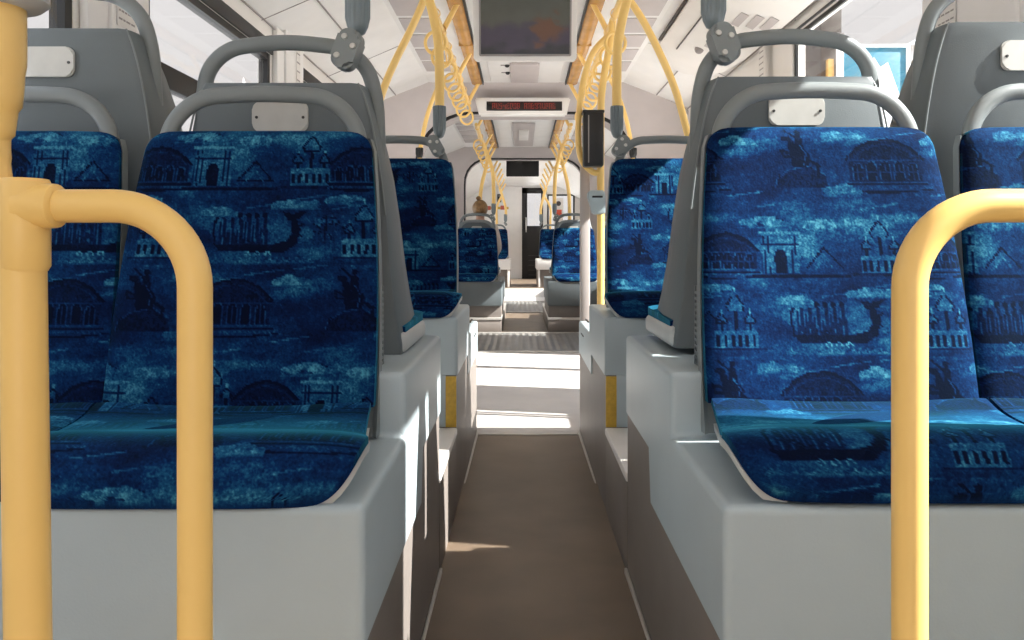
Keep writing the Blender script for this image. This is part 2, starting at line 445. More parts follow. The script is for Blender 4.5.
# ------------------------------------------------------------------ seats
# local frame: x across, y = 0 at the crease (positive to the back), z = 0 on the ledge
def hw_back(t):      # half width of the back cushion, t = 0 bottom .. 1 top
    w = .253-.030*t**1.3+.007*math.sin(PI*t)
    r = .085
    if t > 1-r:
        q = (t-(1-r))/r; w -= .040*(1-math.sqrt(max(0, 1-q*q)))
    return w
BH = .535; BZ = .065     # height and foot of the back cushion
def back_pts(nu, nv, d=0., grow=0.):
    u = np.linspace(-1, 1, nu); P = np.zeros((nv, nu, 3))
    for j in range(nv):
        t = 1-j/(nv-1)
        s = t
        hw = hw_back(t)+grow
        P[j, :, 0] = u*hw
        edge = np.abs(u)**10; tope = max(0, (t-.93)/.07)**2; bote = max(0, (.06-t)/.06)**2
        P[j, :, 1] = .02+.118*s-.018*math.sin(PI*t)*0+d+.014*(1-np.abs(u)**2.5)*(1-.4*t)-.010+.016*edge+.016*tope*(1-edge)
        P[j, :, 2] = BZ+BH*s-grow*0+(grow if j == 0 else 0)-.003*tope*np.abs(u)**4
    return P
def front_seat(name, label, loc, ou, ov, detail=1., cat='seat', group=None, flare=0):
    t = thing(name, label, cat, loc, 0, group)
    nu, nv = int(160*detail), int(180*detail)
    P = back_pts(nu, nv)
    uu = P[:, :, 0]; vv = np.repeat(np.linspace(0, BH, nv)[:, None], nu, 1)
    grid_cushion('back_cushion', P, weave(uu+ou, vv+ov), nu, nv, .03, (0, 1, 0), t)
    # seat cushion: from the crease forward, then rolled over the front
    mv = int(150*detail)
    prof = spline([(0, .005, .072), (0, -.05, .060), (0, -.13, .063), (0, -.21, .080), (0, -.265, .088), (0, -.300, .079), (0, -.322, .052), (0, -.330, .026), (0, -.331, .010)], 16)
    ln = [0]
    for a, b in zip(prof[:-1], prof[1:]): ln.append(ln[-1]+(b-a).length)
    s = np.linspace(0, ln[-1], mv)
    py = np.interp(s, ln, [p.y for p in prof]); pz = np.interp(s, ln, [p.z for p in prof])
    u = np.linspace(-1, 1, nu); Q = np.zeros((mv, nu, 3)); T = ln[-1]
    for j in range(mv):
        q = s[j]/T
        fl_ = min(1, q/.66); hw = .252
        hl = hw+(.046*fl_**1.5 if flare < 0 else 0); hr = hw+(.046*fl_**1.5 if flare > 0 else 0)
        if q > .70:
            k = (q-.70)/.30; dd = .075*(1-math.sqrt(max(0, 1-k*k*.985))); hl -= dd; hr -= dd
        Q[j, :, 0] = np.where(u < 0, u*hl, u*hr)
        Q[j, :, 1] = py[j]+.012*np.abs(u)**6*q
        fl = np.abs(u)**7
        Q[j, :, 2] = pz[j]-.010*fl*(1 if q < .8 else (1-q)/.2)+.016*np.abs(u)**3*max(0, 1-q*2.6)
    vv = np.repeat((s+BH)[:, None], nu, 1)
    grid_cushion('seat_cushion', Q, weave(Q[:, :, 0]+ou, vv+ov), nu, mv, .012, (0, .3, -1), t)
    # pale shell lip that shows round the seat cushion
    for sgn in (-1, 1):
        ring = []
        for j in range(0, mv, max(1, mv//24)):
            q = s[j]/T
            hw = float(np.max(sgn*Q[j, :, 0]))
            c = Vector((sgn*(hw-.004), py[j]+.012*q+.010, pz[j]-.014-.010*(1 if q < .8 else (1-q)/.2)))
            if q < .12: continue
            ring.append([c+Vector((sgn*.0055, 0, .003)), c+Vector((sgn*.004, .0, -.010)), c+Vector((-sgn*.03, .0, -.014)), c+Vector((-sgn*.03, 0, .002))])
        bm = bmesh.new(); loft(bm, ring)
        finish('seat_rim', bm, 'rim', t)
    # back shell
    bm = bmesh.new(); rings = []
    for k in range(25):
        tt = k/24; hw = hw_back(tt)+.004
        y0 = .034+.118*tt; z = BZ-.06+(BH+.068)*tt if k < 24 else BZ+BH-.010
        th = .035-.012*tt
        rings.append([(-hw, y0-.002, z), (-hw+.01, y0-.004+.012, z), (hw-.01, y0+.008, z), (hw, y0-.002, z), (hw+.002, y0+th*.6, z), (hw-.012, y0+th, z), (-hw+.012, y0+th, z), (-hw-.002, y0+th*.6, z)])
    loft(bm, rings); finish('back_shell', bm, 'hoop', t)
    # grab hoop over the backrest
    bm = bmesh.new(); hy = .165; hz = BZ+BH
    path = fillet([(-.210, hy-.012, hz-.16), (-.193, hy, hz+.015), (-.135, hy+.006, hz+.073), (0, hy+.008, hz+.081), (.135, hy+.006, hz+.073), (.193, hy, hz+.015), (.210, hy-.012, hz-.16)], .075)
    tube(bm, path, .0155, 14, sx=.8, sy=1.1)
    finish('grab_hoop', bm, 'hoop', t)
    return t

def rear_shell_bm():
    bm = bmesh.new(); rings = []
    # local: y = 0 at the flat back (towards the photo's viewer), positive to the sitter
    for z, hw, d in ((0.0, .262, .30), (.02, .262, .295), (.11, .248, .262), (.2, .240, .225), (.31, .233, .19), (.40, .222, .176), (.46, .211, .162), (.52, .200, .140), (.565, .190, .118), (.590, .183, .095), (.600, .174, .075)):
        lean = .016*(1-z/.6); b = .008+.012*min(1, z/.5)
        y0 = lean
        i = .03
        rings.append([(-hw+b, y0, z), (0, y0-.002, z), (hw-b, y0, z), (hw-b*.3, y0+b*.3, z), (hw, y0+b, z), (hw+.004, y0+d*.55, z), (hw-.002, y0+d-.012, z), (hw-.012, y0+d, z),
                      (hw-.028, y0+d-.010, z), (hw-.034, y0+.05, z), (0, y0+.055, z), (-hw+.034, y0+.05, z), (-hw+.028, y0+d-.010, z), (-hw+.012, y0+d, z), (-hw+.002, y0+d-.012, z), (-hw-.004, y0+d*.55, z), (-hw, y0+b, z), (-hw+b*.3, y0+b*.3, z)])
    loft(bm, rings)
    return bm
def rear_seat(name, label, loc, group=None):
    t = thing(name, label, 'seat', loc, 0, group)
    o = finish('back_shell', rear_shell_bm(), 'shell', t)
    # white screwed cover plate on the back
    bm = bmesh.new()
    prism(bm, rrect(-.061, .061, .492, .558, .017), -.007, lambda a, b, d: (a, -.002+d, b))
    bmesh.ops.bevel(bm, geom=[e for e in bm.edges if all(v.co.y < -.007 for v in e.verts)], offset=.003, segments=2, affect='EDGES')
    cp = finish('cover_plate', bm, 'cover', t); cp['label'] = 'white oval cover plate'
    for sx in (-1, 1):
        bm = bmesh.new(); bmesh.ops.create_cone(bm, cap_ends=True, segments=10, radius1=.0035, radius2=.0028, depth=.003, matrix=Matrix.Translation((sx*.051, -.0098, .523))@Matrix.Rotation(PI/2, 4, 'X'))
        finish('screw', bm, 'darkscrew', cp)
    # pinstripe edge beading
    for sx in (-1, 1):
        bm = bmesh.new()
        pts = [(sx*.168, .008, .601), (sx*.184, .004, .565), (sx*.201, .004, .5), (sx*.216, .006, .41), (sx*.228, .008, .31)]
        tube(bm, spline(pts, 6), .0022, 6)
        finish('edge_bead', bm, 'hoop', t)
    bm = bmesh.new()
    path = spline(fillet([(-.200, .075, .44), (-.199, .062, .57), (-.182, .05, .645), (-.13, .042, .688), (0, .036, .702), (.13, .042, .688), (.182, .05, .645), (.199, .062, .57), (.200, .075, .44)], .06, 4), 2)
    tube(bm, path, .0165, 14, sx=.85, sy=1.05)
    finish('grab_hoop', bm, 'hoop', t)
    # cushions on the far side
    nu, nv = 60, 60
    u = np.linspace(-1, 1, nu); P = np.zeros((nv, nu, 3))
    for j in range(nv):
        q = 1-j/(nv-1); z = .06+.50*q
        hw = np.interp(z, [0, .2, .4, .56, .6], [.225, .205, .185, .145, .13])
        P[j, :, 0] = u*hw; P[j, :, 1] = .092-.012*(1-np.abs(u)**6)*0+.03*(1-q)-.02*np.abs(u)**8; P[j, :, 2] = z
    grid_cushion('back_cushion', P, weave(P[:, :, 0]+.1, P[:, :, 2]*-1+1.), nu, nv, .035, (0, -1, 0), t)
    Q = np.zeros((40, nu, 3))
    for j in range(40):
        q = j/39
        Q[j, :, 0] = u*(.264-.05*max(0, q-.8)/.2*max(0, q-.8)/.2); Q[j, :, 1] = .06+.315*min(1, q/.85)+.012*math.sin(min(1, max(0, (q-.85)/.15))*PI/2)
        Q[j, :, 2] = .065+.01*q-(.030*((q-.85)/.15)**2 if q > .85 else 0)-.008*np.abs(u)**8
    grid_cushion('seat_cushion', Q, weave(Q[:, :, 0]+.2, Q[:, :, 1]+.1), nu, 40, .022, (0, 0, -1), t)
    bm = bmesh.new(); box(bm, -.272, .272, .03, .365, .0, .046, .014, 3); finish('seat_pan', bm, 'rim', t)
    return t

SX = {'li': -.53, 'lo': -1.037, 'ri': .60, 'ro': 1.112}
ZL, ZU = .513, .638
YA = 1.372      # crease of the nearest row
seats = {}
A = {}
A['li'] = front_seat('bus_seat', 'blue patterned seat left of the aisle behind the short arm of the left yellow rail', (SX['li'], YA, ZL), .115, .18, group='blue seats in the nearest row', flare=1)
A['lo'] = front_seat('bus_seat', 'blue patterned window seat at far left behind the thick yellow post', (SX['lo'], YA, ZL), .33, .18, group='blue seats in the nearest row')
A['ri'] = front_seat('bus_seat', 'blue patterned seat right of the aisle, mostly clear of the right yellow rail', (SX['ri'], YA, ZL+.008), .13, .0, group='blue seats in the nearest row', flare=-1)
A['ro'] = front_seat('bus_seat', 'blue patterned window seat at far right, cut by the frame behind the yellow bend', (SX['ro'], YA, ZL+.008), .30, .0, group='blue seats in the nearest row')
B0 = rear_seat('bus_seat', 'tall grey seat back directly behind the left aisle seat, white plate above its blue cushion', (SX['li'], 1.65, ZU), 'grey seats facing away behind the nearest row')
g = 'grey seats facing away behind the nearest row'
dup(B0, (SX['lo']-.006, 1.65, ZU+.12), label='tall grey seat back at far left, raised higher than its neighbour, beside the left window', group=g)
dup(B0, (SX['ri']+.002, 1.65, ZU+.014), label='tall grey seat back directly behind the right aisle seat, hoop clamped to a grey sleeve', group=g)
dup(B0, (SX['ro'], 1.65, ZU+.134), label='tall grey seat back at far right, raised higher than its neighbour, beside the right window', group=g)
YC = YA+1.51
g = 'blue seats in the second row'
Ci = front_seat('bus_seat', 'dark blue second row seat left of the aisle, past the grey seat back', (SX['li']+.02, YC, ZU), .2, .30, .6, group=g, flare=1)
Cr = front_seat('bus_seat', 'sunlit blue seat of the second row right of the aisle, beside the ticket machine pole', (SX['ri']-.012, YC, ZU), .05, .15, .6, group=g, flare=-1)
dup(Ci, (SX['lo'], YC, ZU), label='second row window seat hidden behind the tall grey backs on the left', group=g)
dup(Cr, (SX['ro'], YC, ZU), label='second row window seat hidden behind the tall grey backs on the right', group=g)
YE = YA+7.15
g = 'blue seats beyond the first gangway'
Ei = front_seat('bus_seat', 'dark blue aisle seat beyond the gangway on the left, in front of the passenger', (SX['li'], YE, ZL-.005), .15, .2, .35, group=g)
dup(Ei, (SX['ri'], YE, ZL-.005), label='bright sunlit aisle seat beyond the gangway on the right, crossed by a slanting shadow', group=g)
dup(Ei, (SX['lo'], YE, ZL-.005), label='window seat beyond the gangway at the left, mostly behind the nearer seat', group=g)
dup(Ei, (SX['ro'], YE, ZL-.005), label='window seat beyond the gangway at the right, behind the yellow pole', group=g)
g = 'seats facing away beyond the first gangway'
dup(B0, (SX['li'], YE+.27, ZL+.06), label='seat facing away beyond the gangway on the left, carrying the passenger', group=g)
dup(B0, (SX['ri'], YE+.27, ZL+.06), label='seat facing away beyond the gangway on the right, back to back with the sunlit seat', group=g)
g = 'blue seats in the farthest section'
dup(Ei, (SX['li'], 15.0, .66), label='small far blue seat left of the aisle beside the white cab wall', group=g)
dup(Ei, (SX['ri'], 15.0, .66), label='small far blue seat right of the aisle beside the dark cab door', group=g)

# ------------------------------------------------------------------ plinths under the seats
def side_casing(bm, xi, sgn, pts, th=.02):
    """panel on the aisle side, outline pts in (Y, z); sgn +1 when the aisle is at smaller x"""
    prism(bm, pts, th, lambda a, b, d: (xi+sgn*d, a, b))
def plinth(name, label, side, y0, y1, y2, flip=False, front=None):
    """stepped casing: low ledge y0..y1, high ledge y1..y2 (flip: the high ledge is nearest)"""
    sgn = -1 if side == 'l' else 1
    xi = -.221 if side == 'l' else .283
    xo = XL if side == 'l' else XR
    t = thing(name, label, 'seat plinth', ((xi+xo)/2, (y0+y2)/2, 0))
    ox, oy = (xi+xo)/2, (y0+y2)/2
    if not flip: prof = [(y0, ZL), (y1, ZL), (y1, ZU), (y2, ZU)]; zb = ((y0, .315), (y0+.60, .315), (y0+.625, .43), (y2, .43))
    else: prof = [(y0, ZU), (y1, ZU), (y1, ZL), (y2, ZL)]; zb = ((y0, .44), (y0+.50, .44), (y0+.50, .36), (y2, .36)) 
    bm = bmesh.new()
    low = .30
    pts = [(y0+0, low)]+prof+[(y2, low)]
    a, b = (xi, xo) if side == 'l' else (xi, xo)
    outline = [(p-oy, q) for p, q in [prof[0], prof[1], prof[2], prof[3]]]+[(y-oy, z) for y, z in reversed(zb)]
    w = abs(xo-xi)
    prism(bm, outline, w, lambda p, q, d: (xi-ox+sgn*d, p, q))
    bmesh.ops.recalc_face_normals(bm, faces=bm.faces[:])
    ed = [e for e in bm.edges if (e.calc_face_angle(0) or 0) > .6 and max(v.co.z for v in e.verts) > .46]
    bmesh.ops.bevel(bm, geom=ed, offset=.014, segments=4, profile=.6, affect='EDGES')
    finish('casing', bm, 'plinth', t)
    bm = bmesh.new()
    outl = [(y-oy, z-.001) for y, z in zb]+[(y2-oy, -.06), (y0-oy, -.06)]
    prism(bm, outl, w-.01, lambda p, q, d: (xi-ox+sgn*(d+.005), p, q))
    sk = finish('skirting', bm, 'skirt', t); sk['label'] = 'taupe lower skirting'
    bm = bmesh.new()
    box(bm, xi-ox-.004, xi-ox+.004, -(y2-y0)/2, (y2-y0)/2, -.05-.0, .004 if not flip else -.030, .002)
    finish('kerb_bead', bm, 'alu', t)
    return t, ox, oy, xi, sgn
for side, word in (('l', 'left'), ('r', 'right')):
    t, ox, oy, xi, sgn = plinth('seat_plinth', 'light grey stepped plinth under the nearest seats on the %s of the aisle' % word, side, 1.05, 1.43, 2.045)
    # front panel runs right down to the floor
    bm = bmesh.new(); xo = XL if side == 'l' else XR
    box(bm, min(xi+sgn*.004, xo)-ox, max(xi+sgn*.004, xo)-ox, 1.052-oy, 1.07-oy, -.02, .33, .004)
    finish('front_panel', bm, 'plinth', t)
    # louvred side grille between the two backrests
    bm = bmesh.new(); gxp = (-.290 if side == 'l' else .360)-ox
    box(bm, gxp-.004, gxp+.004, 1.45-oy, 1.535-oy, ZU-.01, .80, .002)
    gr = finish('side_grille', bm, 'grilldark', t, smooth=False)
    bm = bmesh.new()
    for k in range(13): box(bm, gxp-.007, gxp+.007, 1.447-oy, 1.538-oy, ZU+.012*k, ZU+.005+.012*k)
    for yy in (1.447, 1.475, 1.505, 1.532): box(bm, gxp-.0068, gxp+.0068, yy-oy, yy+.006-oy, ZU-.01, .798)
    finish('grille_slats', bm, 'shell', gr, smooth=False); gr['label'] = 'louvred grey side grille'
    # outer raised step below the window seats
    bm = bmesh.new(); so = -.785 if side == 'l' else .86
    box(bm, min(so, xo)-ox, max(so, xo)-ox, 1.56-oy, 2.04-oy, ZU-.01, ZU+.12, .012)
    finish('window_side_step', bm, 'plinth', t)
    # legroom platform between the blocks
    f = thing('footwell', 'low footwell platform between the grey plinths on the %s' % word, 'footwell', ((xi+xo)/2, 2.3, 0))
    bm = bmesh.new()
    box(bm, min(xi, xo)-ox+.003, max(xi, xo)-ox-.003, -.255, .262, -.06, .235, .004)
    finish('riser', bm, 'skirt', f)
    bm = bmesh.new()
    box(bm, min(xi, xo)-ox, max(xi, xo)-ox, -.253, .262, .235, .262, .006)
    finish('tread', bm, 'cream', f)
    t2, ox2, oy2, xi2, sg2 = plinth('seat_plinth', 'light grey plinth of the second row on the %s, yellow strip on its edge' % word, side, 2.565, 3.17, 3.74, True)
    bm = bmesh.new()
    a0, a1 = sorted((xi2+sg2*.004, xi2+sg2*.04))
    box(bm, a0-ox2, a1-ox2, 2.560-oy2, 2.575-oy2, .263, .436, .001)
    ys = finish('edge_strip', bm, 'strip', t2); ys['label'] = 'yellow reflective edge strip'
    bm = bmesh.new()
    a0, a1 = sorted((xi2+sg2*.04, xi2+sg2*1.1))
    box(bm, a0-ox2, a1-ox2, 2.561-oy2, 2.575-oy2, .263, .44, .001)
    finish('front_panel', bm, 'plinth', t2)
    for yy, zz in ((3.2, .56), (3.45, .47)):
        bm = bmesh.new()
        box(bm, xi2-ox2-.003, xi2-ox2+.003, yy-oy2, yy+.12-oy2, zz-.004, zz+.002)
        finish('panel_slot', bm, 'black', t2)
    # next section, beyond the gangway
    p = thing('seat_plinth', 'grey plinth under the blue seats beyond the gangway on the %s' % word, 'seat plinth', ((xi+xo)/2, 9.2, 0))
    bm = bmesh.new()
    x0, x1 = min(xi, xo)-ox, max(xi, xo)-ox
    box(bm, x0, x1, -1.0, .55, .24, ZL-.005, .012); finish('casing', bm, 'shell', p)
    bm = bmesh.new(); box(bm, x0+.01, x1-.01, -.93, .5, .10, .24, .004); finish('recess', bm, 'skirt', p)
    bm = bmesh.new(); box(bm, x0, x1, -.98, 1.2, .085, .11, .003); finish('step_edge', bm, 'alu', p)
    bm = bmesh.new(); box(bm, x0+.005, x1-.005, -.975, 1.19, -.06, .085, .002); finish('riser', bm, 'skirt', p)
    q = thing('seat_plinth', 'small far plinth under the last blue seats on the %s' % word, 'seat plinth', ((xi+xo)/2, 15.3, 0))
    bm = bmesh.new(); box(bm, x0, x1, -.62, .6, .45, .655, .012); finish('casing', bm, 'white', q)
    bm = bmesh.new(); box(bm, x0+.02, x1-.02, -.55, .55, .105, .45, .004); finish('riser', bm, 'skirt', q)
    bm = bmesh.new(); box(bm, -.02 if side == 'l' else -.02, .02, -.58, -.54, .105, .45, .004)
    finish('strut', bm, 'white', q).location.x = (x1-.05 if side == 'l' else x0+.05)

# ------------------------------------------------------------------ floors
def quadslab(bm, x0, x1, y0, z0, y1, z1, th=.06):
    loft(bm, [[(x0, y0, z0), (x1, y0, z0), (x1, y0, z0-th), (x0, y0, z0-th)], [(x0, y1, z1), (x1, y1, z1), (x1, y1, z1-th), (x0, y1, z1-th)]])
bm = bmesh.new(); quadslab(bm, XL, XR, -3.6, 0, 1.6, 0); quadslab(bm, XL, XR, 1.6, 0, 3.74, -.05)
struct('floor', bm, 'floor', smooth=False)
bm = bmesh.new(); quadslab(bm, XL, XR, 3.74, -.05, 6.62, -.05); struct('floor', bm, 'floor2', smooth=False)
bm = bmesh.new(); quadslab(bm, XL, XR, 8.16, -.05, 10.75, -.05); struct('floor', bm, 'floor', smooth=False)
bm = bmesh.new(); quadslab(bm, XL, XR, 12.95, -.05, 14.2, -.05); struct('floor', bm, 'floor2', smooth=False)
bm = bmesh.new(); quadslab(bm, XL, XR, 14.2, .10, 18.6, .12, .2); struct('floor', bm, 'floor', smooth=False)
bm = bmesh.new(); quadslab(bm, XL, XR, 6.62, -.058, 8.16, -.058); struct('floor', bm, 'skirt', smooth=False)
bm = bmesh.new(); quadslab(bm, XL, XR, 10.75, -.058, 12.95, -.058); struct('floor', bm, 'skirt', smooth=False)
for y0, y1, hw, word in ((6.62, 8.16, 1.02, 'first'), (10.75, 12.95, .9, 'second')):
    t = thing('gangway_plate', 'ribbed grey metal floor plate in the %s gangway' % word, 'floor plate', (CX, (y0+y1)/2, -.05))
    L = (y1-y0)/2
    bm = bmesh.new(); box(bm, -hw, hw, -L, L, -.05, .002); 
    for k in range(int(2*hw/.06)): box(bm, -hw+.06*k+.012, -hw+.06*k+.034, -L+.05, L-.05, .001, .006)
    finish('ribbed_plate', bm, 'ribbed', t, smooth=False)
    for s_ in (-1, 1):
        bm = bmesh.new(); box(bm, -hw, hw, s_*(L-.03)-.03, s_*(L-.03)+.03, .0, .012, .004); finish('edge_bar', bm, 'alu', t)
bm = bmesh.new(); box(bm, -.221, .283, 3.70, 3.76, -.056, -.042, .003)
tag(finish('threshold_bar', bm, 'alu'), 'thin metal threshold bar where the brown aisle floor ends', 'threshold')
bm = bmesh.new(); box(bm, XL, XR, 14.17, 14.2, -.06, .105, .004); struct('trim_1', bm, 'white')

# ------------------------------------------------------------------ walls with window openings
ZS, ZH = .95, 1.92
openL = [(-3.3, -1.6, ZS, ZH, 'w'), (-1.2, 2.27, ZS, ZH, 'w'), (2.71, 4.05, ZS, ZH, 'w'), (4.60, 6.25, ZS, ZH, 'w'), (7.6, 10.35, ZS, ZH, 'w'), (12.0, 14.9, ZS, ZH, 'w'), (15.4, 17.8, ZS, ZH, 'w')]
openR = [(-3.3, -1.6, ZS, ZH, 'w'), (-1.2, .70, ZS, 2.0, 'w'), (1.08, 1.97, ZS, 2.0, 'w'), (2.66, 3.97, ZS, 2.0, 'w'), (4.70, 6.30, .0, ZH, 'd'), (7.6, 10.35, ZS, ZH, 'w'), (12.0, 14.9, ZS, ZH, 'w'), (15.4, 17.8, ZS, ZH, 'w')]  # extra unseen pillar before the nearest row, added and spaced to block sun
wn = 0; dn = 0
for side, ops in (('left', openL), ('right', openR)):
    xi = XL if side == 'left' else XR; sg = -1 if side == 'left' else 1
    x0, x1 = sorted((xi, xi+sg*.07))
    bm = bmesh.new(); y = -3.6
    for a, b, z0, z1, k in ops:
        box(bm, x0, x1, y, a, -.1, 2.12)
        if z0 > 0: box(bm, x0, x1, a, b, -.1, z0)
        box(bm, x0, x1, a, b, z1, 2.12); y = b
    box(bm, x0, x1, y, 18.6, -.1, 2.12)
    struct('wall_'+side, bm, 'cream', smooth=False)
    for i, (a, b, z0, z1, k) in enumerate(ops):
        if k == 'w': wn += 1; nm = 'window_%d' % wn
        else: dn += 1; nm = 'door_%d' % dn
        t = bpy.data.objects.new(nm, None); C.objects.link(t); t['kind'] = 'structure'
        t.location = (xi+sg*.02, (a+b)/2, z0); h = z1-z0; L = (b-a)/2
        bm = bmesh.new(); f = .035 if side == 'left' else .022; e = .03 if side == 'left' else .008
        box(bm, -e, e*.6, -L, -L+f, 0, h); box(bm, -e, e*.6, L-f, L, 0, h); box(bm, -e+.001, e*.6-.001, -L, L, 0, f); box(bm, -e+.001, e*.6-.001, -L, L, h-f, h)
        if k == 'd': box(bm, -.03, .02, -.05, .05, 0, h)
        finish('frame', bm, 'black', t, smooth=False)
        if k == 'w' and side == 'left' and i in (2, 4):
            bm = bmesh.new(); zt = 1.535-z0
            box(bm, -.028, .018, -L+f, L-f, zt-.045, zt+.045, .004); box(bm, -.034, .0, -L+f, L-f, zt+.03, zt+.042)
            finish('transom', bm, 'black', t)
        bm = bmesh.new(); box(bm, .0, .006, -L+f, L-f, f, h-f); finish('pane', bm, 'glass', t, smooth=False)
    # black header strip above the windows
    bm = bmesh.new()
    for a, b, z0, z1, k in ops: box(bm, xi-.012 if sg > 0 else xi, xi if sg > 0 else xi+.012, a-.02, b+.02, z1, z1+(.07 if side == 'left' else .012), .004)
    struct('trim_%d' % (2 if side == 'left' else 3), bm, 'black')
    # pillar facings between the windows, also on the added right pillar
    bm = bmesh.new(); w0, w1 = sorted((xi, xi-sg*.03))
    for (a, b, *_), (c, d, *_2) in zip(ops[:-1], ops[1:]):
        if c-b < .7:
            box(bm, w0, w1, b+.03, c-.03, .5, 2.08, .008)
            w2, w3 = sorted((xi-sg*.025, xi-sg*.045)); box(bm, w2, w3, b+.14, c-.17, .5, 2.10, .006)
    struct('trim_%d' % (4 if side == 'left' else 5), bm, 'white')

# ------------------------------------------------------------------ ceilings
def car_profile(top=2.30):
    return [(XL-.05, 2.06), (CX-.835, top), (CX+.835, top), (XR+.05, 2.06)]
def ceiling(y0, y1, top=2.30):
    p = car_profile(top)
    out = p+[(x, z+.08) for x, z in reversed(p)]
    bm = bmesh.new(); prism(bm, out, y1-y0, lambda a, b, d: (a, y0+d, b))
    return struct('ceiling', bm, 'white', smooth=False)
ceiling(-3.6, 6.62); ceiling(7.25, 10.75); ceiling(11.25, 18.6, 2.40)
# seams and small screws in the cove panels
bm = bmesh.new()
for s_ in (-1, 1):
    for q in (.5, .98):
        x = CX+s_*(.835+.555*q); z = 2.30-.24*q
        for a, b in ((-1.5, 6.4), (7.5, 10.5)): box(bm, x-.003, x+.003, a, b, z-.004, z+.004)
    for yy in (2.5, 3.9, 5.2):
        loft(bm, [[(CX+s_*.84, yy, 2.296), (CX+s_*.84, yy+.003, 2.296), (CX+s_*.84, yy+.003, 2.30), (CX+s_*.84, yy, 2.30)],
                  [(CX+s_*1.39, yy, 2.058), (CX+s_*1.39, yy+.003, 2.058), (CX+s_*1.39, yy+.003, 2.062), (CX+s_*1.39, yy, 2.062)]])
struct('trim_6', bm, 'inkgrey', smooth=False)

# gangway arches
def outline(kind, hw, top, r, n=64):
    """outline from the floor at the left over the top to the floor at the right, sampled by direction"""
    if kind == 'car':
        pl = [(CX-1.40, -.06), (XL-.03, 2.06), (CX-.835, top+.01), (CX+.835, top+.01), (XR+.03, 2.06), (CX+1.40, -.06)]
    else:
        pl = [(CX-hw, -.06)]+[(CX-hw+r-r*math.cos(a), top-r+r*math.sin(a)) for a in np.linspace(0, PI/2, 14)]+[(CX+hw-r+r*math.sin(a), top-r+r*math.cos(a)) for a in np.linspace(0, PI/2, 14)]+[(CX+hw, -.06)]
    out = []; c = (CX, .6)
    a0 = math.atan2(-.66, -1); 
    for k in range(n+1):
        ang = PI+.0-(PI)*k/n
        d = (math.cos(ang), math.sin(ang)); best = 0
        for (ax, az), (bx, bz) in zip(pl[:-1], pl[1:]):
            ex, ez = bx-ax, bz-az; den = d[0]*ez-d[1]*ex
            if abs(den) < 1e-9: continue
            t = ((ax-c[0])*ez-(az-c[1])*ex)/den; s = ((ax-c[0])*d[1]-(az-c[1])*d[0])/den
            if t > 0 and -1e-6 <= s <= 1+1e-6: best = max(best, t)
        out.append((c[0]+d[0]*best, c[1]+d[1]*best))
    return [(out[0][0], -.06)]+out+[(out[-1][0], -.06)]
def gangway(n_, y0, y1, hw, top, r, ctop0, ctop1):
    car0 = outline('car', 0, ctop0, 0); car1 = outline('car', 0, ctop1, 0); ar = outline('arch', hw, top, r)
    ar2 = outline('arch', hw+.03, top+.03, r)
    bm = bmesh.new()
    def R(o, y): return [(a, y, b) for a, b in o]
    loft(bm, [R(car0, y0), R(ar2, y0+.22), R(ar, y0+.28), R(ar, y1-.28), R(ar2, y1-.22), R(car1, y1)], closed=False, cap=False)
    struct('wall_gangway', bm, 'mauve')
    bm = bmesh.new()
    for yy in (y0+.30,):
        inn = outline('arch', hw-.02, top-.02, r)
        loft(bm, [R(ar, yy), R(inn, yy), R(inn, yy+.03), R(ar, yy+.03)], closed=False, cap=False)
    struct('trim_%d' % n_, bm, 'black')
    # bellows folds inside
    bm = bmesh.new()
    n = 3
    for k in range(n):
        yy = y0+.40+(y1-y0-.76)*k/(n-1); inn = outline('arch', hw-.012, top-.012, r)
        loft(bm, [R(ar, yy-.03), R(inn, yy), R(ar, yy+.03)], closed=False, cap=False)
    struct('trim_%d' % (n_+1), bm, 'mauve')
    # outer hull closing the gangway against the light
    o2 = outline('car', 0, 2.32, 0); bm = bmesh.new()
    loft(bm, [R(o2, y0), R(o2, y1)], closed=False, cap=False)
    struct('wall_gangway_outside', bm, 'black')
gangway(7, 6.44, 7.45, 1.0, 2.10, .5, 2.30, 2.30)
gangway(9, 10.55, 11.45, .875, 2.175, .34, 2.30, 2.40)

# amber lamp strips
for y0, y1, w in ((-.5, 6.42, 'nearest section'), (7.55, 10.5, 'middle section')):
    for s_, word in ((-1, 'left'), (1, 'right')):
        xx = CX*.6+s_*.405
        t = thing('ceiling_lamp', 'long amber lamp strip on the ceiling of the %s, %s of the middle' % (w, word), 'lamp', (xx, (y0+y1)/2, 2.30))
        L = (y1-y0)/2
        bm = bmesh.new()
        prism(bm, [(-.05, 0), (.05, 0), (.045, -.022), (.02, -.034), (-.02, -.034), (-.045, -.022)], 2*L, lambda a, b, d: (a, -L+d, b))
        finish('lens', bm, 'lamp', t)
        bm = bmesh.new(); box(bm, -s_*.052-.006, -s_*.052+.006, -L, L, -.03, .0, .002); finish('edge_seal', bm, 'black', t)
        yy = -L+.3
        while yy < L-.2:
            bm = bmesh.new(); box(bm, -.051, .051, yy, yy+.012, -.036, .0); yy += 1.07
            finish('joint_band', bm, 'lamp', t)
    # diffuser tiles further out
    for s_, word in ((-1, 'left'), (1, 'right')):
        xx = CX+s_*.70
        t = thing('air_grille', 'row of mauve ceiling tiles in the %s on the %s' % (w, word), 'ceiling grille', (xx, (y0+y1)/2, 2.30))
        L = (y1-y0)/2
        yy = -L+.1
        while yy < L-.36:
            bm = bmesh.new(); box(bm, -.10, .10, yy, yy+.30, -.008, .0, .002); yy += .36
            finish('tile', bm, 'mauve', t)

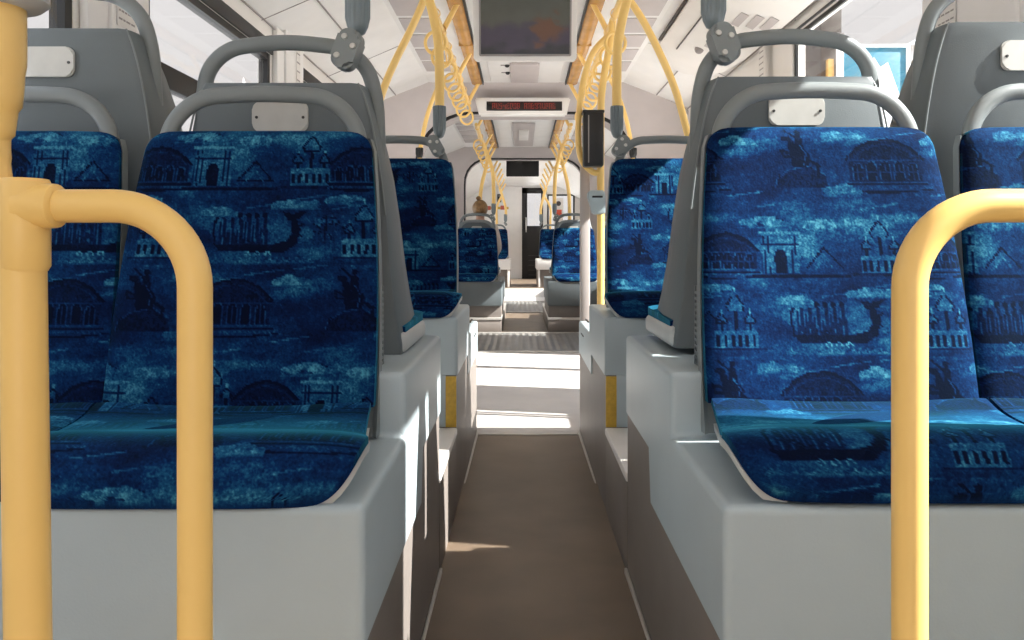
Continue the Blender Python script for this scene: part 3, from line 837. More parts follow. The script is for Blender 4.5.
# raised middle panel, hatch and sensors
bm = bmesh.new(); box(bm, CX-.30, CX+.28, -1, 6.40, 2.285, 2.302, .006); struct('trim_11', bm, 'white')
t = thing('ceiling_hatch', 'small mauve hatch in the ceiling behind the hanging screen', 'hatch', (.02, 6.0, 2.285))
bm = bmesh.new(); box(bm, -.115, .115, -.30, .32, -.02, .002, .008); finish('lid', bm, 'mauve', t)
bm = bmesh.new(); box(bm, -.10, .10, -.35, -.30, -.03, .0, .01); finish('latch', bm, 'mauve', t)
t = thing('ceiling_sensor', 'pair of small dark sensor dots on the ceiling beside the hatch', 'sensor', (-.115, 5.9, 2.285))
for yy in (-.12, .12):
    bm = bmesh.new(); bmesh.ops.create_uvsphere(bm, u_segments=12, v_segments=8, radius=.02); finish('lens', bm, 'black', t, loc=(0, yy, 0))
    bm = bmesh.new(); box(bm, -.05, .05, yy-.012, yy+.012, -.004, .002, .001); finish('slot', bm, 'inkgrey', t)
t = thing('ceiling_hatch', 'grey hatch in the ceiling of the middle section', 'hatch', (.02, 9.4, 2.30))
bm = bmesh.new(); box(bm, -.13, .13, -.9, .95, -.02, .002, .006); finish('lid', bm, 'mauve', t)
bm = bmesh.new(); box(bm, -.06, .06, -.5, .3, -.035, -.018, .006); finish('reflection_patch', bm, 'paper', t)  # pale block stands in for a bright reflection on the lid

# information screen under the ceiling
t = thing('display_screen', 'hanging display screen at the top centre showing a murky landscape', 'screen', (.017, 3.95, 2.30))
t.rotation_euler = (math.radians(8), 0, 0)
bm = bmesh.new()
prism(bm, rrect(-.275, .275, -.428, .0, .02), .07, lambda a, b, d: (a, d, b))
fr = finish('housing', bm, 'cream', t)
bm = bmesh.new(); prism(bm, rrect(-.245, .245, -.405, -.02, .008), .012, lambda a, b, d: (a, -.012+d, b)); finish('bezel', bm, 'inkgrey', t)
bm = bmesh.new(); box(bm, -.236, .236, -.0145, -.011, -.395, -.03); finish('picture', bm, 'picture', t, smooth=False)

# LED destination sign
t = thing('led_sign', 'white sign with red dot lettering hanging on the first gangway arch', 'sign', (.0, 6.50, 2.02))
bm = bmesh.new(); loft(bm, [[(-.37, -.05, 0), (.385, -.05, 0), (.385, .05, 0), (-.37, .05, 0)], [(-.41, -.05, .15), (.42, -.05, .15), (.42, .05, .15), (-.41, .05, .15)]])
bmesh.ops.bevel(bm, geom=bm.edges[:], offset=.012, segments=2, affect='EDGES'); finish('housing', bm, 'white', t)
bm = bmesh.new(); box(bm, -.305, .345, -.056, -.048, .035, .115, .003); finish('dark_window', bm, 'blackgloss', t)
bm = bmesh.new(); rr = random.Random(3); x = -.255
words = [8, 9]
for wl in words:
    for k in range(wl):
        for c in range(3):
            for r in range(7):
                full = (c in (0, 2) and rr.random() < .85) or (c == 1 and r in (0, 3, 6) and rr.random() < .7)
                if full: box(bm, x+c*.0085, x+c*.0085+.006, -.0585, -.055, .05+r*.0075, .0555+r*.0075)
        x += .0305
    x += .03
finish('led_lettering', bm, 'led', t, smooth=False)

# second screen
t = thing('display_screen', 'small black switched-off screen far down the vehicle above the cab door', 'screen', (.01, 12.4, 2.36))
bm = bmesh.new(); prism(bm, rrect(-.27, .27, -.30, .0, .015), .06, lambda a, b, d: (a, d, b)); finish('housing', bm, 'black', t)
bm = bmesh.new(); box(bm, -.25, .25, -.006, .001, -.28, -.02, .002); finish('panel', bm, 'blackgloss', t)

# overhead cover above the right windows
def cove(s_, q, y, off=0):
    # point on the cove, q = 0 at the ceiling .. 1 at the wall, off = distance into the room
    x = CX+s_*(.835+.545*q); z = 2.30-.24*q
    return Vector((x-s_*.4*off, y, z-.917*off))
t = thing('overhead_cover', 'rounded cream cover over the right windows with pictogram stickers', 'cover', tuple(cove(1, .5, 4.5)))
o0 = Vector(t.location); bm = bmesh.new(); rings = []
for y, q1, h in ((1.0, .95, .05), (4.6, .95, .05), (5.0, .9, .048), (5.25, .8, .042), (5.42, .62, .03), (5.48, .4, .008)):
    q0 = .12 if y < 5.1 else .12+(y-5.1)*.35
    rings.append([tuple(cove(1, q, y, o)-o0) for q, o in ((q0, -.01), (q0, h*.8), (q0+.04, h), (q1-.05, h), (q1, h*.8), (q1, -.01))])
loft(bm, rings); finish('shell', bm, 'cream', t)
for q, a, b in ((.10, 1.2, 5.0), (.30, 1.2, 4.9)):
    bm = bmesh.new()
    p0 = cove(1, q, a, .056)-o0 if q > .12 else cove(1, q, a, .01)-o0; p1 = Vector((p0.x, b-o0.y, p0.z))
    tube(bm, [p0, p1], .005 if q > .12 else .012, 6); finish('gap_line', bm, 'ink', t)
for k, (q, y) in enumerate(((.55, 4.55), (.66, 4.5), (.77, 4.45), (.6, 4.05), (.72, 4.0), (.83, 3.95))):
    m = Matrix.Translation(cove(1, q, y, .053)-o0)@Matrix.Rotation(math.radians(23.8), 4, 'Y')
    bm = bmesh.new(); b2 = bmesh.new(); box(b2, -.022, .022, -.10, .10, -.002, .001); merge(bm, b2, m)
    finish('pictogram_sticker', bm, 'mauve', t, smooth=False)
bm = bmesh.new(); bmesh.ops.create_uvsphere(bm, u_segments=12, v_segments=8, radius=.03); finish('sensor', bm, 'inkgrey', t, loc=cove(1, .5, 4.75, .05)-o0)

# emergency hammer
t = thing('emergency_hammer', 'small orange red emergency hammer on the right wall past the grey seat back', 'hammer', (XR-.03, 6.5, 2.02))
bm = bmesh.new(); tube(bm, spline([(0, 0, 0), (-.01, .02, .06), (-.02, .02, .13), (-.03, .0, .19)], 5), [.018]*6+[.024]*5+[.03]*5, 10, sx=.6); finish('handle', bm, 'red', t)
bm = bmesh.new(); box(bm, -.035, .035, -.03, .05, .0, .035, .008); finish('holder', bm, 'red', t)
bm = bmesh.new(); box(bm, .0, .03, -.05, .05, -.05, .14, .004); finish('bracket', bm, 'cream', t)

# stickers with small print on the pillars
def sticker(label, x, y, z, w, h, sg, rows, red=False, seed=1):
    t = thing('notice_sticker', label, 'sticker', (x, y, z))
    bm = bmesh.new(); box(bm, -.001, .001, -w/2, w/2, -h/2, h/2); finish('backing', bm, 'paper', t, smooth=False)
    bm = bmesh.new(); r = random.Random(seed)
    for k in range(rows):
        zz = h/2-(k+.7)*h/(rows+.6); yy = -w*.42
        while yy < w*.36:
            l = w*(.08+.14*r.random()); box(bm, -.0018, .0018, yy, min(yy+l, w*.42), zz-h*.012, zz+h*.012); yy += l+w*.05
    finish('print', bm, 'inkgrey', t, smooth=False)
    if red:
        bm = bmesh.new(); box(bm, -.0019, .0019, -w*.35, w*.35, -h*.49, -h*.27); finish('red_mark', bm, 'red', t, smooth=False)
sticker('small printed notice on the pillar at the left window beside the raised grey seat', XL+.048, 2.49, 1.73, .12, .26, 1, 9, seed=2)
sticker('narrow vertical notice on the pillar behind the left grab hoop', XL+.048, 4.40, 1.98, .07, .34, 1, 6, seed=5)
sticker('printed notice with a red mark on the pillar behind the right grab hoop', XR-.048, 4.33, 1.87, .09, .32, -1, 9, True, seed=8)
sticker('printed notice on the pillar beside the raised grey seat on the right', XR-.048, 2.45, 1.70, .12, .22, -1, 8, seed=11)

# ------------------------------------------------------------------ yellow handrails
RX = .475; RZ = 2.11
def ceil_rail(label, s_, y0, y1, br, grp):
    xx = CX*.5+s_*RX
    t = thing('ceiling_handrail', label, 'handrail', (xx, y0, RZ), 0, grp)
    bm = bmesh.new(); tube(bm, [(0, 0, 0), (0, y1-y0, 0)], .018, 12); finish('rail', bm, 'yellow', t)
    for y in br:
        bm = bmesh.new(); tube(bm, spline([(0, y-y0, 0), (-s_*.035, y-y0, .07), (-s_*.085, y-y0, .165), (-s_*.09, y-y0, .19)], 4), .016, 10)
        bmesh.ops.create_uvsphere(bm, u_segments=12, v_segments=8, radius=.026, matrix=Matrix.Translation((0, y-y0, 0)))
        finish('bracket', bm, 'yellow', t)
    return xx
for s_, word in ((-1, 'left'), (1, 'right')):
    g = 'ceiling handrails'
    xx = ceil_rail('long yellow ceiling handrail over the nearest seats on the %s' % word, s_, -.6, 6.4, (.0, 1.07, 2.15, 3.2, 4.3, 5.38, 6.38), g)
    ceil_rail('yellow ceiling handrail in the middle section on the %s' % word, s_, 7.5, 10.5, (7.7, 9.2, 9.9, 10.45), g)
    ceil_rail('yellow ceiling handrail in the farthest section on the %s' % word, s_, 11.5, 17.6, (11.8, 12.6, 13.5, 14.4, 15.5, 16.6), g)
    # hanging straps
    ys = (3.95, 4.25, 4.6, 4.9, 5.2, 5.5, 5.85, 6.2)
    ordw = ('nearest', 'second', 'third', 'fourth', 'fifth', 'sixth', 'seventh', 'eighth')
    first = None
    for k, y in enumerate(ys):
        lab = '%s yellow strap handle hanging from the %s ceiling handrail of the nearest section' % (ordw[k], word)
        if first is None:
            t = thing('strap_handle', lab, 'strap', (xx, y, RZ), 0, 'hanging strap handles')
            bm = bmesh.new()
            lp = [(.026*math.cos(a), 0, .026*math.sin(a)) for a in np.linspace(-PI*.35, PI*1.35, 16)]
            tube(bm, lp+[(-.006, 0, -.06), (-.004, 0, -.10)], .008, 8, sx=1.7, sy=.35, up=(0, 1, 0)); finish('strap', bm, 'yellow', t)
            bm = bmesh.new()
            pts = [(.052*math.sin(a), 0, -.155+.058*math.cos(a)) for a in np.linspace(0, 2*PI, 22)]
            tube(bm, pts, .009, 10); finish('grip_loop', bm, 'yellow', t)
            first = t
        else:
            dup(first, (xx, y, RZ), rz=.25*math.sin(k*2.1), label=lab)
    for k, y in enumerate((7.9, 8.3, 8.75, 9.2, 9.65, 10.1)):
        dup(first, (xx, y, RZ), rz=.2*math.sin(k*1.7), label='%s yellow strap handle in the middle section on the %s' % (ordw[k], word))

def stanchion(label, loc, path, r=.018, sleeve=None, clamp_at=None, grp=None, dark=False):
    """pole standing in a ribbed grey sleeve that is clamped to a seat's hoop"""
    t = thing('grab_pole', label, 'pole', loc, 0, grp)
    bm = bmesh.new(); tube(bm, spline(path, 6), r, 14); finish('tube', bm, 'yellow', t)
    if sleeve:
        (sx, sy, z0), z1, sr = sleeve
        bm = bmesh.new()
        n = 56; rings = []
        for z, k in ((z0, .25), (z0+.006, .62), (z0+.02, .88), (z0+.04, 1), (z1-.01, 1.0), (z1, .97)):
            rings.append([(sx+sr*k*(1+(.07 if i % 4 < 2 else -.07)*(1 if z > z0+.03 else 0))*math.cos(2*PI*i/n), sy+sr*k*(1+(.07 if i % 4 < 2 else -.07)*(1 if z > z0+.03 else 0))*math.sin(2*PI*i/n), z) for i in range(n)])
        loft(bm, rings); o = finish('sleeve', bm, 'black' if dark else 'sleeve', t); o['label'] = 'ribbed grey sleeve' if not dark else 'black sleeve'
    if clamp_at:
        cx, cy, cz, ang = clamp_at
        bm = bmesh.new(); prism(bm, rrect(-.026, .026, -.044, .044, .020), .05, lambda a, b, d: (a, -.028+d, b))
        bmesh.ops.bevel(bm, geom=[e for e in bm.edges if abs(e.verts[0].co.y-e.verts[1].co.y) < 1e-5], offset=.009, segments=3, affect='EDGES')
        c = finish('clamp', bm, 'clamp', t); c.location = (cx, cy, cz); c.rotation_euler = (0, ang, 0); c['label'] = 'grey clamp with bolt heads'
        for a, b in ((-.010, .022), (.014, .008), (-.012, -.022)):
            bm = bmesh.new()
            bmesh.ops.create_cone(bm, cap_ends=True, segments=14, radius1=.0075, radius2=.0055, depth=.005, matrix=Matrix.Translation((a, -.0295, b))@Matrix.Rotation(PI/2, 4, 'X'))
            finish('bolt', bm, 'screw', c)
    return t
for s_, word in ((-1, 'left'), (1, 'right')):
    bx = -.365 if s_ < 0 else .425
    rx = CX*.5+s_*RX
    g = 'grab poles on the seat hoops'
    dz = 0 if s_ < 0 else .014
    stanchion('yellow pole in the grey sleeve clamped to the nearest grey seat on the %s' % word, (bx, 1.665, 1.345),
              [(0, 0, .05), (0, 0, .3), (s_*.01, 0, .5), (s_*.06, 0, .70), (rx-bx, 0, RZ-1.345)], sleeve=((0, 0, dz), .17, .026), clamp_at=(-.018 if s_ < 0 else .018, -.012, -.035+dz, s_*-.35), grp=g)
    cxp = -.335 if s_ < 0 else .385
    stanchion('yellow pole rising from the grey sleeve on the second row seat on the %s' % word, (cxp, 3.045, 1.315),
              [(0, 0, .05), (0, 0, .25), (s_*.006, 0, .40), (s_*.04, 0, .56), (s_*.085, 0, .70), (rx-cxp, 0, RZ-1.315)], r=.019, sleeve=((0, 0, .005), .135, .025), clamp_at=(s_*.014, -.012, -.028, s_*.5), grp=g)
    fx = -.335 if s_ < 0 else .385
    stanchion('thin far yellow pole in a grey sleeve beyond the gangway on the %s' % word, (fx, YE+.33, 1.26),
              [(0, 0, .05), (0, 0, .3), (s_*.02, 0, .55), (rx-fx, 0, RZ-1.26)], r=.023, sleeve=((0, 0, .005), .14, .025), clamp_at=(s_*.014, -.012, -.028, s_*.5), grp=g)
    # curved poles near the door
    g2 = 'curved poles leaning out to the wall'
    px = CX+s_*.80
    t = stanchion('curved yellow pole leaning out to the wall past the second row on the %s' % word, (px, 3.62, ZL-.01),
              [(0, 0, 0), (0, 0, .45), (s_*-.005, 0, .75), (-s_*.05, 0, .98), (-s_*.12, 0, 1.2), (-s_*.24, 0, 1.45), (rx-px, 0, RZ-ZL+.01)], grp=g2)
    px2 = CX+s_*.88
    stanchion('distant curved yellow pole with a black sleeve before the gangway on the %s' % word, (px2, 6.18, -.05),
              [(0, 0, 0), (0, 0, 1.6), (-s_*.01, 0, 1.75), (-s_*.06, 0, 2.0), (-s_*.13, 0, 2.2), (-s_*.2, 0, 2.34)], sleeve=((0, 0, 1.66), 1.75, .03), grp=g2, dark=True)
    px3 = CX+s_*.58
    stanchion('curved yellow pole in the middle section on the %s' % word, (px3, 9.7, .11),
              [(0, 0, 0), (0, 0, 1.2), (-s_*.02, 0, 1.55), (-s_*.09, 0, 1.85), (rx-px3, 0, RZ-.11)], r=.024, grp=g2)
    gx_ = -.335 if s_ < 0 else .385
    g3 = 'poles of the farthest section'
    stanchion('yellow pole in a sleeve on the farthest blue seats on the %s' % word, (gx_, 15.25, 1.40),
              [(0, 0, .05), (0, 0, .3), (rx-gx_, 0, RZ-1.40)], r=.027, sleeve=((0, 0, 0), .16, .032), clamp_at=(0, -.012, -.03, s_*.5), grp=g3)
    px4 = CX+s_*.62
    stanchion('last yellow pole near the cab wall on the %s' % word, (px4, 17.4, .11), [(0, 0, 0), (0, 0, 1.3), (0, 0, 1.7), (rx-px4, 0, RZ-.11)], r=.027, grp=g3)

# pole with ticket machines on the right
t = thing('grab_pole', 'upright yellow pole carrying the black ticket machine right of the aisle', 'pole', (.425, 4.05, -.05))
bm = bmesh.new(); tube(bm, spline([(0, 0, 0), (0, 0, 1.0), (0, 0, 1.6), (.01, 0, 1.8), (.045, 0, 2.0), (CX*.5+RX-.425, 0, RZ+.05)], 6), .02, 14); finish('tube', bm, 'yellow', t)
bm = bmesh.new(); tube(bm, spline([(.05, 0, 2.08), (-.04, 0, 1.98), (-.095, 0, 1.82), (-.12, 0, 1.60), (-.11, 0, 1.42), (-.05, 0, 1.34), (0, 0, 1.33)], 6), .017, 12); finish('grab_loop', bm, 'yellow', t)
bm = bmesh.new(); bmesh.ops.create_cone(bm, cap_ends=True, segments=16, radius1=.045, radius2=.03, depth=.03, matrix=Matrix.Translation((0, 0, .015))); finish('foot_flange', bm, 'yellow', t)
t = thing('ticket_machine', 'tall black ticket machine strapped on the yellow pole', 'machine', (.378, 4.0, 1.305))
bm = bmesh.new(); box(bm, -.054, .054, -.05, .03, 0, .29, .012, 3); finish('body', bm, 'blackgloss', t)
bm = bmesh.new(); box(bm, -.058, .058, -.045, .05, .284, .30, .005); finish('end_cap', bm, 'black', t)
bm = bmesh.new(); box(bm, -.030, -.024, -.054, -.048, .02, .27, .001); finish('edge_line', bm, 'inkgrey', t)
t = thing('ticket_validator', 'small grey validator box on the yellow pole below the black machine', 'validator', (.395, 4.0, 1.055))
bm = bmesh.new(); loft(bm, [[(-.02, -.05, 0), (.045, -.05, 0), (.045, .03, 0), (-.02, .03, 0)], [(-.05, -.05, .10), (.045, -.05, .10), (.045, .03, .10), (-.05, .03, .10)], [(-.04, -.045, .125), (.04, -.045, .125), (.04, .03, .125), (-.04, .03, .125)]])
bmesh.ops.bevel(bm, geom=bm.edges[:], offset=.006, segments=2, affect='EDGES'); finish('body', bm, 'plinth', t)
bm = bmesh.new(); box(bm, -.025, .03, -.053, -.049, .085, .095, .001); finish('card_slot', bm, 'black', t)
bm = bmesh.new(); box(bm, .318, .372, 4.10, 4.13, -.05, 1.36, .006)
tag(finish('partition_post', bm, 'mauve'), 'flat grey partition post left of the yellow ticket machine pole', 'post')

# ------------------------------------------------------------------ foreground rails
def fore_rail(label, s_, xv, xp, y, yt=0.):
    t = thing('guard_rail', label, 'guard rail', (xp, y, 0))
    d = xv-xp; r = .0167
    bm = bmesh.new()
    tube(bm, fillet([(.0, 0, .917), (d, 0, .917 if s_ < 0 else .917), (d, 0, 0)], .082, 14), r, 20); a = finish('bent_tube', bm, 'yellow', t)
    bm = bmesh.new(); tube(bm, [(.014*(-s_)-.002, 0, 0), (.005*(-s_)-.002, 0, .5), (-.002, 0, .86)], .0208, 20); finish('post', bm, 'yellow', t)
    # cast tee on the post
    bm = bmesh.new()
    tube(bm, [(0, 0, .852), (0, 0, .857), (0, 0, .94), (0, 0, .944)], [.020, .0225, .0225, .021], 24)
    tube(bm, [(0, 0, .917), (-s_*.010, 0, .917), (-s_*.032, 0, .917), (-s_*.035, 0, .917)], [.024, .024, .022, .018], 20)
    finish('tee_fitting', bm, 'yellow', t)
    bm = bmesh.new()
    tube(bm, spline([(s_*.030, .0, .92), (s_*.036, .0, .965), (s_*.036, .0, .99), (s_*.032, .0, 1.02), (s_*.029, 0, 1.06), (s_*.029, 0, 1.125)], 6), [.018]*6+[.019]*6+[.022]*6+[.025]*6+[.0262]*7, 20)
    tube(bm, spline([(s_*.029, 0, 1.11), (s_*.029, 0, 1.5), (s_*.024, 0, 1.9), (s_*.024, 0, 2.3)], 4), .0255, 20)
    finish('upper_post', bm, 'yellow', t)
    bm = bmesh.new(); tube(bm, [(s_*.027, 0, 1.115), (s_*.027, 0, 1.121), (s_*.027, 0, 1.155), (s_*.027, 0, 1.165)], [.040, .047, .047, .04], 24, sx=.8); c = finish('collar', bm, 'rim', t); c['label'] = 'grey collar'
    return t
fore_rail('yellow bent guard rail with thick post at the left edge in the foreground', -1, -.327, -.497, .75)
fore_rail('yellow bent guard rail at the right edge in the foreground, post out of view', 1, .385, .62, .745)

# ------------------------------------------------------------------ end wall with the cab door
YEND = 18.5
bm = bmesh.new()
box(bm, XL-.07, .0, YEND, YEND+.06, -.1, 2.5); box(bm, .0, .52, YEND, YEND+.06, 2.36, 2.5); box(bm, .52, 1.36, YEND, YEND+.06, -.1, .95); box(bm, .52, XR+.07, YEND, YEND+.06, 2.2, 2.5); box(bm, .50, .62, YEND, YEND+.06, .9, 2.3); box(bm, 1.3, XR+.07, YEND, YEND+.06, -.1, 2.3)
struct('wall_end', bm, 'white', smooth=False)
t = bpy.data.objects.new('door_%d' % (dn+1), None); C.objects.link(t); t['kind'] = 'structure'; t.location = (.26, YEND, .12)
bm = bmesh.new(); box(bm, -.26, -.13, -.02, .03, 0, 2.24, .004); box(bm, .21, .26, -.02, .03, 0, 2.24, .004); box(bm, -.26, .26, -.02, .03, 2.10, 2.24, .004); box(bm, -.14, .22, -.02, .03, 0, 1.30, .004)
finish('leaf_frame', bm, 'black', t)
bm = bmesh.new()
for k in range(5): box(bm, -.10, .18, -.026, -.018, .08+.12*k, .10+.12*k, .002)
finish('kick_bars', bm, 'darkscrew', t)
bm = bmesh.new(); box(bm, -.13, .21, .0, .006, 1.30, 2.10); finish('pane', bm, 'glass', t, smooth=False)
bm = bmesh.new(); tube(bm, spline([(-.16, -.03, 1.15), (-.16, -.07, 1.2), (-.16, -.07, 1.45), (-.16, -.03, 1.5)], 5), .014, 8); finish('handle', bm, 'alu', t)
wn += 1
t = bpy.data.objects.new('window_%d' % wn, None); C.objects.link(t); t['kind'] = 'structure'; t.location = (.96, YEND, .95)
bm = bmesh.new(); box(bm, -.34, -.30, -.01, .03, 0, 1.25); box(bm, .30, .34, -.01, .03, 0, 1.25); box(bm, -.34, .34, -.009, .029, 0, .04); box(bm, -.34, .34, -.009, .029, 1.21, 1.25); finish('frame', bm, 'black', t, smooth=False)
bm = bmesh.new(); box(bm, -.30, .30, .005, .011, .04, 1.21); finish('pane', bm, 'glass', t, smooth=False)
t = thing('notice_sticker', 'white notice with black dot and red mark on the far cab wall', 'sticker', (.90, YEND-.03, 1.75))
bm = bmesh.new(); box(bm, -.12, .12, -.002, .002, -.35, .35); finish('backing', bm, 'paper', t, smooth=False)
bm = bmesh.new(); bmesh.ops.create_cone(bm, cap_ends=True, segments=20, radius1=.06, radius2=.06, depth=.004, matrix=Matrix.Translation((.0, -.003, .22))@Matrix.Rotation(PI/2, 4, 'X')); finish('black_dot', bm, 'ink', t)
bm = bmesh.new(); box(bm, -.08, .08, -.004, 0, -.13, .07, .001); finish('red_mark', bm, 'red', t)
bm = bmesh.new(); box(bm, -.06, .06, -.004, 0, -.28, -.24, .001); finish('print', bm, 'ink', t)
t = thing('wall_strip', 'orange strip with red labels across the cab wall at the far left', 'strip', (-.75, YEND-.01, 1.86))
bm = bmesh.new(); box(bm, -.30, .42, -.008, .008, -.03, .03, .003); finish('rail', bm, 'strip', t)
bm = bmesh.new(); box(bm, -.22, -.02, -.012, -.006, -.05, .05, .002); finish('red_label', bm, 'inkred', t)
bm = bmesh.new(); box(bm, .22, .33, -.012, -.006, -.04, .06, .002); finish('small_red_label', bm, 'inkred', t)
t = thing('wall_device', 'small black device on the white cab wall above the orange strip', 'device', (-.56, YEND-.03, 2.0))
bm = bmesh.new(); box(bm, -.05, .05, -.04, .03, 0, .2, .01); finish('body', bm, 'blackgloss', t)
bm = bmesh.new(); box(bm, -.02, .02, -.045, -.038, .14, .17, .002); finish('lens', bm, 'inkgrey', t)
bm = bmesh.new(); box(bm, -.002, .002, YEND-.004, YEND+.002, .12, 2.4); box(bm, -.60, -.597, YEND-.004, YEND+.002, .12, 2.4); struct('trim_12', bm, 'inkgrey', smooth=False)

# ------------------------------------------------------------------ passenger seen from behind
def skin_body(name, joints, edges, m, parent, root=0, sub=2):
    me = bpy.data.meshes.new(name); me.from_pydata([j[0] for j in joints], edges, []); me.update()
    o = bpy.data.objects.new(name, me); C.objects.link(o); o.parent = parent
    md = o.modifiers.new('skin', 'SKIN'); md.use_smooth_shade = True
    for i, j in enumerate(joints):
        sv = me.skin_vertices[0].data[i]; r = j[1]; sv.radius = r if isinstance(r, tuple) else (r, r); sv.use_root = (i == root)
    s = o.modifiers.new('sub', 'SUBSURF'); s.levels = sub; s.render_levels = sub
    me.materials.append(M[m]); return o
px, py, pz = -.50, YE+.48, ZL+.06
t = thing('person', 'passenger with brown hair in a small top knot, seen from behind beyond the gangway', 'person', (px, py, pz))
J = [((0, 0, .13), (.15, .11)), ((0, -.03, .32), (.14, .10)), ((0, -.05, .50), (.165, .10)), ((0, -.04, .585), (.10, .07)), ((0, -.03, .635), (.05, .052)), ((0, -.02, .70), (.056, .066)), ((0, -.012, .77), (.072, .09)), ((0, -.02, .83), (.055, .07)),
     ((-.165, -.05, .53), .062), ((-.21, -.02, .30), .045), ((-.15, .20, .20), .036), ((-.11, .26, .19), (.038, .022)),
     ((.165, -.05, .53), .062), ((.21, -.02, .30), .045), ((.15, .20, .20), .036), ((.11, .26, .19), (.038, .022)),
     ((-.10, .02, .12), .085), ((-.11, .40, .12), .062), ((-.11, .44, -.30), .045), ((.10, .02, .12), .085), ((.11, .40, .12), .062), ((.11, .44, -.30), .045)]
E = [(0, 1), (1, 2), (2, 3), (3, 4), (4, 5), (5, 6), (6, 7), (2, 8), (8, 9), (9, 10), (10, 11), (2, 12), (12, 13), (13, 14), (14, 15), (0, 16), (16, 17), (17, 18), (0, 19), (19, 20), (20, 21)]
skin_body('body', J, E, 'skin', t)
TJ = [((0, 0, .12), (.165, .125)), ((0, -.03, .32), (.155, .115)), ((0, -.05, .50), (.18, .115)), ((0, -.042, .575), (.11, .08)),
      ((-.168, -.05, .53), .074), ((-.212, -.02, .30), .056), ((-.155, .18, .205), .046), ((.168, -.05, .53), .074), ((.212, -.02, .30), .056), ((.155, .18, .205), .046)]
skin_body('blouse', TJ, [(0, 1), (1, 2), (2, 3), (2, 4), (4, 5), (5, 6), (2, 7), (7, 8), (8, 9)], 'cloth', t)
LJ = [((0, -.01, .11), (.16, .12)), ((-.10, .03, .115), .097), ((-.11, .40, .12), .074), ((-.11, .44, -.28), .058), ((.10, .03, .115), .097), ((.11, .40, .12), .074), ((.11, .44, -.28), .058)]
skin_body('trousers', LJ, [(0, 1), (1, 2), (2, 3), (0, 4), (4, 5), (5, 6)], 'trouser', t)
for sx in (-1, 1):
    for k, (dx, l) in enumerate(((-.026, .075), (-.009, .085), (.009, .08), (.025, .062))):
        bm = bmesh.new(); x0 = sx*.11+dx
        tube(bm, spline([(x0, .27, .19), (x0, .27+l*.5, .188), (x0, .27+l, .170)], 4), [.010, .010, .0095, .009, .009, .009, .0085, .008, .006], 8)
        finish('finger', bm, 'skin', t)
    bm = bmesh.new(); tube(bm, spline([(sx*.075, .25, .19), (sx*.055, .275, .188), (sx*.052, .305, .18)], 4), .0095, 8); finish('thumb', bm, 'skin', t)
    bm = bmesh.new(); bmesh.ops.create_uvsphere(bm, u_segments=14, v_segments=10, radius=1, matrix=Matrix.Translation((sx*.11, .50, -.37))@Matrix.Diagonal((.045, .12, .045, 1))); finish('shoe', bm, 'shoe', t)
    bm = bmesh.new(); bmesh.ops.create_uvsphere(bm, u_segments=10, v_segments=8, radius=1, matrix=Matrix.Translation((sx*.078, -.01, .765))@Matrix.Diagonal((.01, .022, .034, 1))); finish('ear', bm, 'skin', t)
    bm = bmesh.new(); bmesh.ops.create_uvsphere(bm, u_segments=10, v_segments=8, radius=.011, matrix=Matrix.Translation((sx*.03, .072, .78))); finish('eye', bm, 'ink', t)
bm = bmesh.new(); bmesh.ops.create_uvsphere(bm, u_segments=10, v_segments=8, radius=1, matrix=Matrix.Translation((0, .085, .755))@Matrix.Diagonal((.014, .02, .024, 1))); finish('nose', bm, 'skin', t)
bm = bmesh.new(); bmesh.ops.create_uvsphere(bm, u_segments=10, v_segments=8, radius=1, matrix=Matrix.Translation((0, .074, .715))@Matrix.Diagonal((.024, .008, .008, 1))); finish('mouth', bm, 'inkred', t)
bm = bmesh.new()
bmesh.ops.create_uvsphere(bm, u_segments=28, v_segments=20, radius=1, matrix=Matrix.Translation((0, -.035, .775))@Matrix.Diagonal((.092, .10, .105, 1)))
for v in bm.verts:
    if v.co.y > .03: v.co.y = .03+(v.co.y-.03)*.4; v.co.z = max(v.co.z, .80)
    a = math.atan2(v.co.x, -v.co.y); v.co.x *= 1+.03*math.sin(a*14); v.co.y *= 1+.03*math.sin(a*14)
finish('hair', bm, 'hair', t)
bm = bmesh.new(); bmesh.ops.create_uvsphere(bm, u_segments=14, v_segments=10, radius=1, matrix=Matrix.Translation((-.02, -.05, .895))@Matrix.Diagonal((.03, .03, .026, 1))); finish('hair_knot', bm, 'hair', t)

# ------------------------------------------------------------------ outside
bm = bmesh.new(); box(bm, -60, 60, -20, 90, -1.0, -.85); struct('ground', bm, 'asphalt', smooth=False)
t = thing('billboard', 'teal billboard with a white peak outside the right window', 'billboard', (5.62, 12.0, -.85))
bm = bmesh.new(); box(bm, -.5, .5, -.05, .05, 1.9, 4.93, .01); finish('panel', bm, 'teal', t)
bm = bmesh.new(); box(bm, -.57, -.5, -.07, .07, 1.8, 4.97, .01); box(bm, .5, .56, -.07, .07, 1.8, 4.97, .01); box(bm, -.57, .56, -.069, .069, 4.92, 4.97, .01); finish('frame', bm, 'paper', t)
bm = bmesh.new(); prism(bm, [(-.35, 4.0), (-.02, 4.76), (.08, 4.6), (.2, 4.68), (.48, 3.9), (.48, 1.95), (-.35, 1.95)], -.02, lambda a, b, d: (a, -.05+d, b)); finish('peak_shape', bm, 'paper', t)
for sx in (-.4, .4):
    bm = bmesh.new(); tube(bm, [(sx, .05, 0), (sx, .05, 2.0)], .07, 10); finish('leg', bm, 'alu', t)
t = thing('building', 'weathered brown building corner with ochre timber outside the right window', 'building', (9.6, 24.0, -.85))
bm = bmesh.new(); box(bm, -.24, .42, -.5, 3, 0, 12, .02); finish('wall', bm, 'brownwall', t)
